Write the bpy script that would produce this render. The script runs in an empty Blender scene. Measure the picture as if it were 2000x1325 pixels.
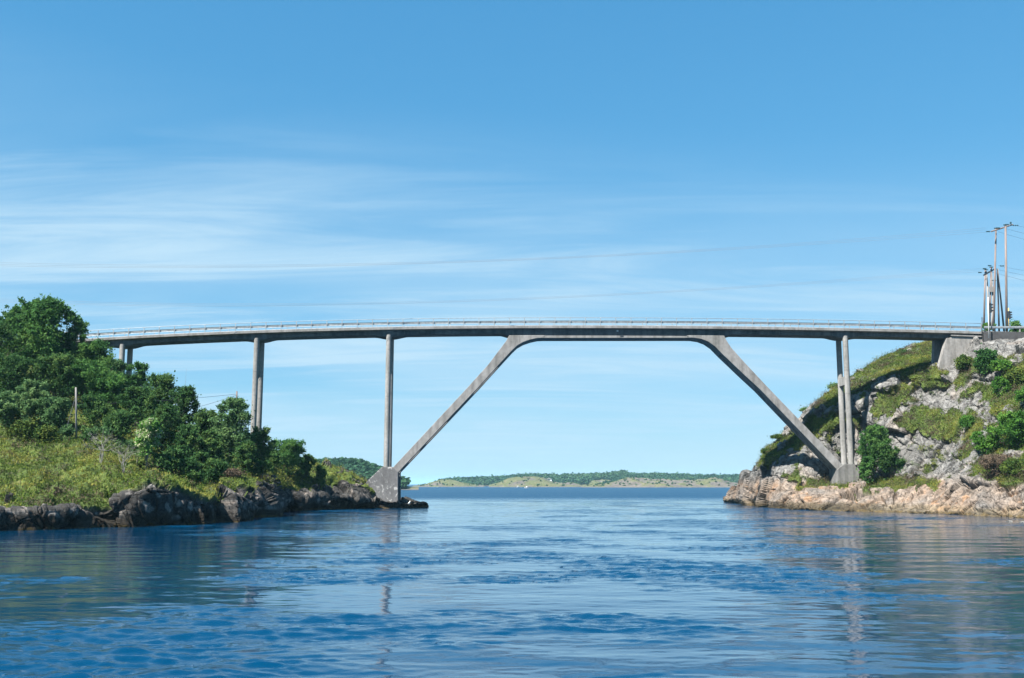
import bpy, math, random
import numpy as np
from mathutils import Vector
from mathutils.bvhtree import BVHTree
R = math.radians
random.seed(7)
S = bpy.context.scene

# ------------------------------------------------------------------ camera, sky, sun, exposure
F = 2000.0; CX, CY = 1000.0, 662.5; HOR = 946.0; HC = 3.1
TILT = math.atan((HOR - CY) / F)
cam_d = bpy.data.cameras.new('camera'); cam_d.sensor_width = 36; cam_d.lens = 36 * F / 2000
cam_d.clip_start = 0.1; cam_d.clip_end = 60000
cam = bpy.data.objects.new('camera', cam_d); S.collection.objects.link(cam)
cam.location = (0, 0, HC); cam.rotation_euler = (R(90) + TILT, 0, 0); S.camera = cam
SUN_EL, SUN_AZ = R(51), R(46)          # height of the sun; how far left of "straight behind the camera"
sd = Vector((-math.sin(SUN_AZ) * math.cos(SUN_EL), -math.cos(SUN_AZ) * math.cos(SUN_EL), math.sin(SUN_EL)))
sun_d = bpy.data.lights.new('sun', 'SUN'); sun_d.energy = 5.0; sun_d.angle = R(0.5); sun_d.color = (1.0, 0.95, 0.87)
sun = bpy.data.objects.new('sun', sun_d); S.collection.objects.link(sun)
sun.rotation_euler = sd.to_track_quat('Z', 'Y').to_euler(); sun.location = (-60, -60, 90)
S.view_settings.view_transform = 'Standard'; S.view_settings.look = 'None'
S.view_settings.exposure = 1.55; S.view_settings.gamma = 1
S.cycles.max_bounces = 6; S.cycles.transparent_max_bounces = 6; S.cycles.caustics_reflective = False
W = bpy.data.worlds.new('World'); S.world = W; W.use_nodes = True
def world_nodes():
    nt = W.node_tree; N = nt.nodes; L = nt.links; N.clear()
    out = N.new('ShaderNodeOutputWorld'); bg = N.new('ShaderNodeBackground'); bg.inputs[1].default_value = 0.05
    sky = N.new('ShaderNodeTexSky'); sky.sky_type = 'NISHITA'; sky.sun_disc = False
    sky.sun_elevation = SUN_EL; sky.sun_rotation = math.pi + SUN_AZ
    sky.air_density = 1.0; sky.dust_density = 0.25; sky.ozone_density = 1.6; sky.altitude = 0
    tc = N.new('ShaderNodeTexCoord'); sep = N.new('ShaderNodeSeparateXYZ'); L.new(tc.outputs['Generated'], sep.inputs[0])
    def m(op, a, b=None, clamp=False):
        n = N.new('ShaderNodeMath'); n.operation = op; n.use_clamp = clamp
        for i, v in enumerate((a, b)):
            if v is None: continue
            if isinstance(v, (int, float)): n.inputs[i].default_value = v
            else: L.new(v, n.inputs[i])
        return n.outputs[0]
    sp = N.new('ShaderNodeSeparateColor'); L.new(sky.outputs[0], sp.inputs[0]); tint = N.new('ShaderNodeCombineColor')
    for k, (A_, g_) in enumerate(((0.512, 0.95), (1.64, 0.56), (2.77, 0.43))): L.new(m('MULTIPLY', m('POWER', sp.outputs[k], g_), A_), tint.inputs[k])
    zz = m('ADD', m('MAXIMUM', sep.outputs[2], 0.0), 0.12)
    cx = m('DIVIDE', sep.outputs[0], zz); cy = m('DIVIDE', sep.outputs[1], zz)
    def field(sx, sy, rot, scale, detail, dist, rough=0.55):
        cb = N.new('ShaderNodeCombineXYZ'); L.new(cx, cb.inputs[0]); L.new(cy, cb.inputs[1])
        mp = N.new('ShaderNodeMapping'); mp.inputs['Scale'].default_value = (sx, sy, 1); mp.inputs['Rotation'].default_value = (0, 0, rot)
        L.new(cb.outputs[0], mp.inputs[0])
        nz = N.new('ShaderNodeTexNoise'); nz.inputs['Scale'].default_value = scale; nz.inputs['Detail'].default_value = detail
        nz.inputs['Distortion'].default_value = dist; nz.inputs['Roughness'].default_value = rough; L.new(mp.outputs[0], nz.inputs[0])
        return nz.outputs[0]
    veil = field(0.35, 0.8, R(12), 0.62, 5, 0.6)
    strk = field(0.5, 2.2, R(-7), 1.3, 9, 0.9, 0.62)
    def ss(v, a, b):
        n = N.new('ShaderNodeMapRange'); n.interpolation_type = 'SMOOTHSTEP'; n.inputs[1].default_value = a; n.inputs[2].default_value = b; L.new(v, n.inputs[0]); return n.outputs[0]
    el = sep.outputs[2]
    band = m('MULTIPLY', ss(el, -0.02, 0.05), m('SUBTRACT', 1.0, ss(m('ADD', el, m('MULTIPLY', sep.outputs[0], 0.10)), 0.17, 0.36)))
    leftw = m('ADD', 0.92, m('MULTIPLY', ss(m('MULTIPLY', sep.outputs[0], -1.0), -0.25, 0.35), 0.28))
    cl = m('MULTIPLY', m('ADD', m('MULTIPLY', ss(strk, 0.40, 0.70), 0.55), m('MULTIPLY', ss(veil, 0.33, 0.66), 0.60)), m('MULTIPLY', band, leftw), True)
    mix = N.new('ShaderNodeMixRGB'); L.new(cl, mix.inputs[0]); L.new(tint.outputs[0], mix.inputs[1])
    mix.inputs[2].default_value = (3.7, 5.35, 6.6, 1)
    L.new(mix.outputs[0], bg.inputs[0]); L.new(bg.outputs[0], out.inputs[0])
world_nodes()

# ------------------------------------------------------------------ helpers
ct, st = math.cos(TILT), math.sin(TILT)
def at(px, py, Y):
    """point of the real place at distance Y seen in this direction"""
    xc = (px - CX) / F; yc = (CY - py) / F
    s = Y / (ct - yc * st)
    return np.array([xc * s, Y, HC + s * (st + yc * ct)])
def water_pt(px, py):
    yc = (CY - py) / F; s = -HC / (st + yc * ct)
    return np.array([(px - CX) / F * s, s * (ct - yc * st), 0.0])
def project(P):
    d = P - np.array([0, 0, HC]); zc = d[:, 1] * ct + d[:, 2] * st; yc = -d[:, 1] * st + d[:, 2] * ct
    return CX + F * d[:, 0] / zc, CY - F * yc / zc
def zat(py, Y): return float(at(1000, py, Y)[2])
def xat(px, py, Y): return float(at(px, py, Y)[0])

def tag(o, label=None, cat=None, group=None, kind=None):
    if label: o['label'] = label
    if cat: o['category'] = cat
    if group: o['group'] = group
    if kind: o['kind'] = kind
    return o
def empty(name, loc, label, cat, group=None, kind=None):
    o = bpy.data.objects.new(name, None); S.collection.objects.link(o); o.location = loc
    o.empty_display_size = 0.3
    return tag(o, label, cat, group, kind)
def link(name, me, mat, parent=None):
    o = bpy.data.objects.new(name, me); S.collection.objects.link(o)
    if mat and not me.materials: me.materials.append(mat)
    if parent:
        o.parent = parent; o.location = -Vector(parent_world(parent))
    return o
def parent_world(p):
    v = Vector((0, 0, 0))
    while p: v += p.location; p = p.parent
    return v
def npmesh(name, V, Fc, smooth=False, attrs=None):
    """V (n,3), Fc (m,3 or 4) arrays"""
    me = bpy.data.meshes.new(name); V = np.asarray(V, np.float32); Fc = np.asarray(Fc, np.int32); k = Fc.shape[1]
    me.vertices.add(len(V)); me.vertices.foreach_set('co', V.ravel())
    me.loops.add(Fc.size); me.loops.foreach_set('vertex_index', Fc.ravel())
    me.polygons.add(len(Fc)); me.polygons.foreach_set('loop_start', np.arange(0, Fc.size, k, dtype=np.int32))
    me.polygons.foreach_set('loop_total', np.full(len(Fc), k, np.int32))
    me.polygons.foreach_set('use_smooth', np.full(len(Fc), smooth, bool))
    for nm, arr in (attrs or {}).items():
        arr = np.asarray(arr, np.float32)
        if arr.ndim == 1:
            a = me.attributes.new(nm, 'FLOAT', 'POINT'); a.data.foreach_set('value', arr)
        else:
            a = me.attributes.new(nm, 'FLOAT_VECTOR', 'POINT'); a.data.foreach_set('vector', arr.ravel())
    me.update(calc_edges=True); me.validate()
    return me
class MB:
    def __init__(s): s.v = []; s.f = []
    def add(s, vs, fs):
        b = len(s.v); s.v += [tuple(map(float, v)) for v in vs]; s.f += [tuple(i + b for i in f) for f in fs]; return s
    def box(s, x0, x1, y0, y1, z0, z1):
        return s.add([(x, y, z) for z in (z0, z1) for y in (y0, y1) for x in (x0, x1)],
                     [(0, 2, 3, 1), (4, 5, 7, 6), (0, 1, 5, 4), (2, 6, 7, 3), (0, 4, 6, 2), (1, 3, 7, 5)])
    def prism_y(s, pts, y0, y1):
        """polygon in X,Z swept along Y"""
        n = len(pts)
        vs = [(x, y0, z) for x, z in pts] + [(x, y1, z) for x, z in pts]
        fs = [tuple(range(n)), tuple(range(2 * n - 1, n - 1, -1))] + [(i, i + n, (i + 1) % n + n, (i + 1) % n) for i in range(n)]
        return s.add(vs, fs)
    def sweep(s, secs):
        """list of equal-length closed sections"""
        n = len(secs[0]); vs = [p for q in secs for p in q]; fs = []
        for k in range(len(secs) - 1):
            for i in range(n):
                j = (i + 1) % n; fs.append((k * n + i, k * n + j, (k + 1) * n + j, (k + 1) * n + i))
        fs += [tuple(range(n - 1, -1, -1)), tuple((len(secs) - 1) * n + i for i in range(n))]
        return s.add(vs, fs)
    def tube(s, pts, rad, n=8):
        pts = [Vector(p) for p in pts]; secs = []
        if not hasattr(rad, '__len__'): rad = [rad] * len(pts)
        for i, p in enumerate(pts):
            t = (pts[min(i + 1, len(pts) - 1)] - pts[max(i - 1, 0)]).normalized()
            u = t.cross(Vector((0, 0, 1)) if abs(t.z) < 0.9 else Vector((0, 1, 0))).normalized(); w = t.cross(u)
            secs.append([tuple(p + (u * math.cos(a) + w * math.sin(a)) * rad[i]) for a in [2 * math.pi * k / n for k in range(n)]])
        return s.sweep(secs)
    def build(s, name, mat, parent=None, smooth=False, bevel=0):
        me = bpy.data.meshes.new(name); me.from_pydata(s.v, [], s.f); me.update()
        import bmesh
        bm = bmesh.new(); bm.from_mesh(me); bmesh.ops.recalc_face_normals(bm, faces=bm.faces); bm.to_mesh(me); bm.free()
        if smooth: me.polygons.foreach_set('use_smooth', [True] * len(me.polygons))
        o = link(name, me, mat, parent)
        if bevel:
            md = o.modifiers.new('edge', 'BEVEL'); md.width = bevel; md.segments = 2; md.limit_method = 'ANGLE'
        return o
def pchip(x, y, q):
    x = np.asarray(x, float); y = np.asarray(y, float); q = np.asarray(q, float)
    h = np.diff(x); d = (np.diff(y, axis=0).T / h).T; m = np.zeros_like(y)
    m[0] = d[0]; m[-1] = d[-1]
    a, b = d[:-1], d[1:]; ok = (a * b) > 0
    with np.errstate(divide='ignore', invalid='ignore'): m[1:-1] = np.where(ok, 2 * a * b / (a + b), 0)
    i = np.clip(np.searchsorted(x, q, side='right') - 1, 0, len(h) - 1); t = (q - x[i]) / h[i]; hh = h[i]
    if y.ndim > 1: t = t.reshape((-1,) + (1,) * (y.ndim - 1)); hh = hh.reshape(t.shape)
    t = np.clip(t, 0, 1)
    return y[i] * (1 + 2 * t) * (1 - t) ** 2 + m[i] * hh * t * (1 - t) ** 2 + y[i + 1] * t * t * (3 - 2 * t) + m[i + 1] * hh * t * t * (t - 1)
rg = np.random.default_rng(11)
PERM = rg.permutation(4096); GR = rg.normal(size=(4096, 3)); GR /= np.linalg.norm(GR, axis=1)[:, None]; RV = rg.random((4096, 4))
def hsh(i, j, k, seed=0): return PERM[(PERM[(PERM[(i + seed * 57) & 4095] + j) & 4095] + k) & 4095]
def pn(P, seed=0):
    i = np.floor(P).astype(int); f = P - i; u = f * f * f * (f * (f * 6 - 15) + 10); r = 0
    for a in (0, 1):
        for b in (0, 1):
            for c in (0, 1):
                g = GR[hsh(i[:, 0] + a, i[:, 1] + b, i[:, 2] + c, seed)]
                d = (g * (f - np.array([a, b, c]))).sum(1)
                r = r + d * (u[:, 0] if a else 1 - u[:, 0]) * (u[:, 1] if b else 1 - u[:, 1]) * (u[:, 2] if c else 1 - u[:, 2])
    return r * 1.6
def fbm(P, o=4, seed=0, g=0.5):
    r = 0; a = 1
    for k in range(o): r = r + a * pn(P * 2.03 ** k + k * 7.3, seed + k); a *= g
    return r
def voro(P, seed=0):
    i0 = np.floor(P).astype(int); n = len(P); F1 = np.full(n, 9.); F2 = np.full(n, 9.); cid = np.zeros(n, int); off = np.zeros((n, 3))
    for a in (-1, 0, 1):
        for b in (-1, 0, 1):
            for c in (-1, 0, 1):
                ii = i0 + np.array([a, b, c]); h = hsh(ii[:, 0], ii[:, 1], ii[:, 2], seed)
                o = P - (ii + RV[h, :3]); d = np.sqrt((o * o).sum(1)); near = d < F1
                F2 = np.where(near, F1, np.minimum(F2, d)); F1 = np.where(near, d, F1)
                cid = np.where(near, h, cid); off[near] = o[near]
    return F1, F2, cid, off
def sstep(v, a, b): t = np.clip((v - a) / (b - a), 0, 1); return t * t * (3 - 2 * t)

# ------------------------------------------------------------------ materials
def new_mat(name):
    m = bpy.data.materials.new(name); m.use_nodes = True; nt = m.node_tree; b = nt.nodes['Principled BSDF']; return m, nt, b
class NB:
    def __init__(s, nt): s.nt = nt
    def n(s, t, **k):
        nd = s.nt.nodes.new(t)
        for a, v in k.items(): setattr(nd, a, v)
        return nd
    def l(s, a, b): s.nt.links.new(a, b)
    def noise(s, scale, detail=4, rough=0.55, vec=None, dist=0, co='Object', sc=None):
        nz = s.n('ShaderNodeTexNoise'); nz.inputs['Scale'].default_value = scale; nz.inputs['Detail'].default_value = detail
        nz.inputs['Roughness'].default_value = rough; nz.inputs['Distortion'].default_value = dist
        if vec is None: vec = s.coord(sc)
        s.l(vec, nz.inputs['Vector']); return nz.outputs[0]
    def coord(s, sc=None, rot=None):
        g = s.n('ShaderNodeNewGeometry').outputs['Position']
        if sc or rot:
            mp = s.n('ShaderNodeMapping'); s.l(g, mp.inputs[0])
            if sc: mp.inputs['Scale'].default_value = sc
            if rot: mp.inputs['Rotation'].default_value = rot
            return mp.outputs[0]
        return g
    def ramp(s, fac, stops, interp='LINEAR'):
        r = s.n('ShaderNodeValToRGB'); r.color_ramp.interpolation = interp; e = r.color_ramp.elements
        while len(e) < len(stops): e.new(0.5)
        for k, (p, c) in enumerate(stops): e[k].position = p; e[k].color = tuple(c) + (1,) if len(c) == 3 else c
        s.l(fac, r.inputs[0]); return r.outputs[0]
    def mix(s, f, a, b, t='MIX'):
        m = s.n('ShaderNodeMixRGB', blend_type=t)
        for k, v in ((0, f), (1, a), (2, b)):
            if isinstance(v, (int, float)): m.inputs[k].default_value = v
            elif isinstance(v, tuple): m.inputs[k].default_value = v + (1,)
            else: s.l(v, m.inputs[k])
        return m.outputs[0]
    def math(s, op, a, b=None, clamp=False):
        n = s.n('ShaderNodeMath', operation=op); n.use_clamp = clamp
        for i, v in enumerate((a, b)):
            if v is None: continue
            if isinstance(v, (int, float)): n.inputs[i].default_value = v
            else: s.l(v, n.inputs[i])
        return n.outputs[0]
    def attr(s, nm, vec=False):
        a = s.n('ShaderNodeAttribute', attribute_name=nm); return a.outputs['Vector' if vec else 'Fac']
    def bump(s, h, bsdf, strength=0.5, dist=0.1):
        b = s.n('ShaderNodeBump'); b.inputs['Strength'].default_value = strength; b.inputs['Distance'].default_value = dist
        s.l(h, b.inputs['Height']); s.l(b.outputs[0], bsdf.inputs['Normal'])
def g3(v): return (v, v, v)

def mat_concrete(name, lo, hi, stain=0.5, white=False):
    m, nt, b = new_mat(name); q = NB(nt)
    big = q.noise(0.35, 6, 0.65); fine = q.noise(3.2, 5, 0.6); drip = q.noise(1.6, 5, 0.6, sc=(1, 1, 0.12))
    c = q.ramp(big, [(0.3, lo), (0.7, hi)])
    c = q.mix(0.55, c, q.ramp(fine, [(0.3, g3(0.6)), (0.7, g3(1.15))]), 'MULTIPLY')
    c = q.mix(stain, c, q.ramp(drip, [(0.38, (0.40, 0.40, 0.38)), (0.56, g3(1.0))]), 'MULTIPLY')
    if white:
        w = q.ramp(q.noise(1.15, 6, 0.7, sc=(1, 1, 0.8), dist=1.5), [(0.57, g3(0)), (0.60, g3(1))])
        c = q.mix(w, c, (0.36, 0.36, 0.35))
        brd = q.n('ShaderNodeTexWave', wave_type='BANDS', bands_direction='Z'); brd.inputs['Scale'].default_value = 2.2; brd.inputs['Distortion'].default_value = 0.6
        q.l(q.coord(), brd.inputs[0]); c = q.mix(0.12, c, brd.outputs[0], 'MULTIPLY')
    q.l(c, b.inputs['Base Color']); b.inputs['Roughness'].default_value = 0.9; b.inputs['Specular IOR Level'].default_value = 0.2
    q.bump(q.mix(0.5, fine, q.noise(14, 3)), b, 0.35, 0.03)
    return m
M = {}
M['conc'] = mat_concrete('weathered concrete', (0.1734, 0.1691, 0.1612), (0.2659, 0.261, 0.258), 0.55)
M['conc_dk'] = mat_concrete('grey concrete', (0.1098, 0.1098, 0.1129), (0.1734, 0.172, 0.1742), 0.4, True)
M['conc_col'] = mat_concrete('pale column concrete', (0.208, 0.2047, 0.1935), (0.3006, 0.2966, 0.2902), 0.5)
M['conc_shade'] = mat_concrete('shade toned girder concrete', (0.08092, 0.08898, 0.09674), (0.1734, 0.1779, 0.187), 0.6)  # same concrete made darker and bluer; the deck's shade is in the colour
M['abut'] = mat_concrete('abutment concrete', (0.208, 0.1958, 0.1806), (0.3006, 0.2906, 0.2838), 0.6)
def simple(name, col, rough=0.6, metal=0.0, var=0.25, scale=3.0, sc=None):
    m, nt, b = new_mat(name); q = NB(nt)
    c = q.mix(1.0, tuple(col), q.ramp(q.noise(scale, 4, sc=sc), [(0.3, g3(1 - var)), (0.7, g3(1 + var * 0.6))]), 'MULTIPLY')
    q.l(c, b.inputs['Base Color']); b.inputs['Roughness'].default_value = rough; b.inputs['Metallic'].default_value = metal
    return m
M['steel'] = simple('galvanised steel', (0.2788, 0.3034, 0.3198), 0.5, 0.35)
M['dark'] = simple('dark painted steel', (0.02, 0.025, 0.03), 0.5)
M['asphalt'] = simple('asphalt', (0.05, 0.05, 0.052), 0.9, scale=2)
M['wood'] = simple('weathered pole wood', (0.1722, 0.1353, 0.123), 0.9, var=0.45, scale=4, sc=(1, 1, 0.1))
M['wood_gr'] = simple('grey pole wood', (0.2132, 0.205, 0.1968), 0.9, var=0.4, scale=4, sc=(1, 1, 0.1))
M['bark'] = simple('bark', (0.1312, 0.1189, 0.1025), 0.95, var=0.5, scale=6)
M['bark_pale'] = simple('pale bark', (0.205, 0.1968, 0.1804), 0.95, var=0.45, scale=6)
M['white'] = simple('white paint', (0.6396, 0.6396, 0.6232), 0.5, var=0.08)
M['yellow'] = simple('yellow paint', (0.615, 0.369, 0.0738), 0.5, var=0.1)
M['wire'] = simple('wire aluminium', (0.20, 0.22, 0.25), 0.5, 0.0, var=0.1)
M['wire_dk'] = simple('dark cable', (0.05, 0.06, 0.07), 0.6, var=0.1)
M['glass_ins'] = simple('insulator', (0.02, 0.05, 0.055), 0.25, var=0.2)
M['red_roof'] = simple('red roof', (0.25, 0.07, 0.04), 0.8)

def mat_leaf(name, stops, trans=0.42):
    m, nt, b = new_mat(name); q = NB(nt)
    t = q.attr('tint'); c = q.ramp(t, stops)
    q.l(c, b.inputs['Base Color']); b.inputs['Roughness'].default_value = 0.75; b.inputs['Specular IOR Level'].default_value = 0.08
    tr = q.n('ShaderNodeBsdfTranslucent'); q.l(c, tr.inputs[0]); mx = q.n('ShaderNodeMixShader'); mx.inputs[0].default_value = trans
    out = nt.nodes['Material Output']; q.l(b.outputs[0], mx.inputs[1]); q.l(tr.outputs[0], mx.inputs[2]); q.l(mx.outputs[0], out.inputs[0])
    return m
M['leaf'] = mat_leaf('deciduous leaves', [(0, (0.03369, 0.09546, 0.02807)), (0.5, (0.06176, 0.1572, 0.0393)), (1, (0.1235, 0.2245, 0.05614))])
M['leaf_dk'] = mat_leaf('dark alder leaves', [(0, (0.0278, 0.07579, 0.02527)), (0.5, (0.05052, 0.12, 0.03537)), (1, (0.1137, 0.1831, 0.05052))])
M['leaf_pale'] = mat_leaf('willow leaves', [(0, (0.05052, 0.1123, 0.04491)), (0.5, (0.09546, 0.1854, 0.06737)), (1, (0.1684, 0.2583, 0.101))])
M['leaf_br'] = mat_leaf('bright leaves', [(0, (0.0393, 0.1105, 0.02021)), (0.5, (0.07298, 0.1841, 0.02964)), (1, (0.1572, 0.2763, 0.04716))])
M['leaf_row'] = mat_leaf('rowan leaves', [(0, (0.06737, 0.1684, 0.03369)), (0.6, (0.1459, 0.292, 0.06737)), (0.85, (0.4716, 0.4716, 0.3144)), (1, (0.6176, 0.5839, 0.4491))])
M['heath'] = mat_leaf('heather', [(0, (0.06552, 0.04914, 0.03604)), (0.5, (0.1048, 0.07862, 0.05569)), (1, (0.1441, 0.1114, 0.07862))], 0.1)
M['juniper'] = mat_leaf('juniper', [(0, (0.02621, 0.05897, 0.0131)), (0.5, (0.05897, 0.09828, 0.01966)), (1, (0.1048, 0.131, 0.02621))], 0.1)
M['cover'] = mat_leaf('ground plants', [(0.0, (0.09794, 0.07535, 0.05652)), (0.18, (0.1131, 0.08669, 0.05274)), (0.34, (0.04521, 0.08288, 0.01657)), (0.55, (0.07535, 0.1243, 0.0226)), (0.78, (0.1319, 0.1695, 0.03014)), (1.0, (0.226, 0.2185, 0.05274))], 0.25)
M['far_leaf'] = mat_leaf('far woodland leaves', [(0, (0.01966, 0.05897, 0.02948)), (0.5, (0.03276, 0.08518, 0.03931)), (1, (0.05897, 0.1114, 0.04586))], 0.25)

def mat_terrain(name):
    m, nt, b = new_mat(name); q = NB(nt)
    rock = q.attr('rock', True); grass = q.attr('grass')
    wv = q.n('ShaderNodeVectorMath', operation='ADD'); nw = q.n('ShaderNodeTexNoise'); nw.inputs['Scale'].default_value = 0.9; nw.inputs['Detail'].default_value = 5; q.l(q.coord(), nw.inputs[0])
    wm = q.n('ShaderNodeVectorMath', operation='SCALE'); wm.inputs['Scale'].default_value = 1.6; q.l(nw.outputs['Color'], wm.inputs[0]); q.l(wm.outputs[0], wv.inputs[0]); q.l(q.coord((0.55, 0.55, 0.34), (0.15, 0.55, 0.1)), wv.inputs[1])
    vo = q.n('ShaderNodeTexVoronoi', feature='DISTANCE_TO_EDGE'); vo.inputs['Scale'].default_value = 1.0; q.l(wv.outputs[0], vo.inputs['Vector'])
    vo2 = q.n('ShaderNodeTexVoronoi', feature='DISTANCE_TO_EDGE'); vo2.inputs['Scale'].default_value = 2.7; q.l(wv.outputs[0], vo2.inputs['Vector'])
    crk = q.ramp(vo.outputs['Distance'], [(0.0, g3(0)), (0.05, g3(1))]); crk2 = q.ramp(vo2.outputs['Distance'], [(0.0, g3(0.35)), (0.06, g3(1))])
    f1 = q.noise(1.3, 8, 0.68, dist=0.4); f2 = q.noise(5.0, 6, 0.65); f3 = q.noise(1.6, 8, 0.66, vec=q.coord((1.3, 0.8, 0.32), (0.25, 0.5, 0.2)), dist=0.7)
    c = q.mix(1.0, rock, q.ramp(f1, [(0.30, g3(0.55)), (0.5, g3(0.95)), (0.72, g3(1.35))]), 'MULTIPLY')
    c = q.mix(0.8, c, q.ramp(f3, [(0.36, (0.38, 0.36, 0.36)), (0.45, g3(0.92)), (0.66, (1.14, 1.13, 1.10))]), 'MULTIPLY')
    c = q.mix(0.6, c, q.ramp(f2, [(0.3, g3(0.7)), (0.7, g3(1.22))]), 'MULTIPLY')
    c = q.mix(0.62, c, crk, 'MULTIPLY'); c = q.mix(0.5, c, crk2, 'MULTIPLY')
    g1 = q.noise(0.7, 6, 0.65); g2 = q.noise(4, 4, 0.6)
    gc = q.ramp(g1, [(0.30, (0.06864, 0.05304, 0.03744)), (0.42, (0.04368, 0.0624, 0.0156)), (0.52, (0.0624, 0.0936, 0.01872)), (0.62, (0.0936, 0.1186, 0.02496)), (0.75, (0.1248, 0.1092, 0.0468))])
    gc = q.mix(0.7, gc, q.ramp(g2, [(0.3, g3(0.6)), (0.7, g3(1.25))]), 'MULTIPLY')
    q.l(q.mix(grass, c, gc), b.inputs['Base Color'])
    b.inputs['Roughness'].default_value = 0.92; b.inputs['Specular IOR Level'].default_value = 0.25
    h = q.math('ADD', q.math('ADD', q.math('MULTIPLY', crk, 0.8), q.math('MULTIPLY', crk2, 0.4)), q.math('MULTIPLY', f1, 0.6))
    h = q.math('ADD', h, q.math('ADD', q.math('MULTIPLY', f3, 0.8), q.math('MULTIPLY', f2, 0.35)))
    q.bump(h, b, 0.55, 0.13)
    return m
M['terrain'] = mat_terrain('rock and heath')

# ------------------------------------------------------------------ shores: real sheets of rock and heath
def sheet(cols, npx, seglen, ridge_drop, tail):
    K = len(cols[0][1]); xs = []; P = []
    for px, rows in cols:
        w = water_pt(px, rows[0][0]); line = [w + np.array([0, -3.5, -2.2]), w + np.array([0, -0.25, -0.25])]
        line.append(w)
        for py, Y in rows[1:]: line.append(at(px, py, Y))
        rz = line[-1][2]; sc = (line[-1][1] + tail) / line[-1][1]
        line.append(line[-1] * np.array([1, 1, 1]) + np.array([line[-1][0] * 0.03, line[-1][1] * 0.03 + 1, -ridge_drop * min(1, rz / 8)]))
        line.append(np.array([line[-2][0] * sc, line[-2][1] + tail, -3.0 if rz < 16 else 6.0]))
        line.append(np.array([line[-3][0] * sc * 1.3, line[-3][1] + tail * 2.2, -6.0]))
        xs.append(px); P.append(line)
    P = np.array(P); xq = np.linspace(xs[0], xs[-1], npx)
    G = pchip(xs, P, xq)
    G2 = np.stack([np.interp(xq, xs, P[:, r, c]) for r in range(P.shape[1]) for c in range(3)], 1).reshape(npx, P.shape[1], 3)
    G = 0.7 * G + 0.3 * G2
    rows = G.transpose(1, 0, 2); vq = []
    for r in range(P.shape[1] - 1): vq += list(np.linspace(r, r + 1, seglen[r], endpoint=False))
    vq = np.array(vq + [P.shape[1] - 1])
    A = pchip(np.arange(P.shape[1]), rows, vq)            # (nv, nu, 3)
    return A, vq, xq
def grid_normals(A):
    du = np.gradient(A, axis=1); dv = np.gradient(A, axis=0); n = np.cross(du, dv); n /= np.linalg.norm(n, axis=2)[..., None] + 1e-9; return n
def grid_faces(nv, nu):
    i = np.arange((nv - 1) * (nu - 1)); r = i // (nu - 1); c = i % (nu - 1); a = r * nu + c
    return np.stack([a, a + 1, a + nu + 1, a + nu], 1)
def inpoly(x, y, poly):
    r = np.zeros(len(x), bool); n = len(poly)
    for i in range(n):
        x0, y0 = poly[i]; x1, y1 = poly[(i + 1) % n]
        c = ((y0 > y) != (y1 > y)) & (x < (x1 - x0) * (y - y0) / ((y1 - y0) + 1e-12) + x0); r ^= c
    return r
def rock_disp(P, amp, seed):
    w = P + 0.35 * np.stack([pn(P * 0.5, seed + 1), pn(P * 0.5 + 9, seed + 2), pn(P * 0.5 + 5, seed + 3)], 1)
    th = 0.45; c, s_ = math.cos(th), math.sin(th)
    Q = np.stack([w[:, 0] * c + w[:, 2] * s_, w[:, 1], -w[:, 0] * s_ + w[:, 2] * c], 1)
    d = 0; crack = 0
    for k, (scl, a, ck, cw) in enumerate(((np.array([0.20, 0.16, 0.11]), 1.12, 0.3, 0.035), (np.array([0.55, 0.45, 0.26]), 0.30, 0.55, 0.04), (np.array([1.5, 1.2, 0.8]), 0.085, 0.5, 0.08))):
        F1, F2, cid, off = voro(Q * scl, seed + 5 * k)
        tilt = (RV[cid, 1:4] - 0.5) * 1.9
        d = d + a * ((RV[cid, 0] - 0.5) * 1.3 + (tilt * off).sum(1) * 1.2 - ck * np.exp(-((F2 - F1) / cw) ** 2))
    d = d + 0.12 * fbm(P * 0.9, 3, seed + 40, 0.5)
    return d * amp
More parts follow.
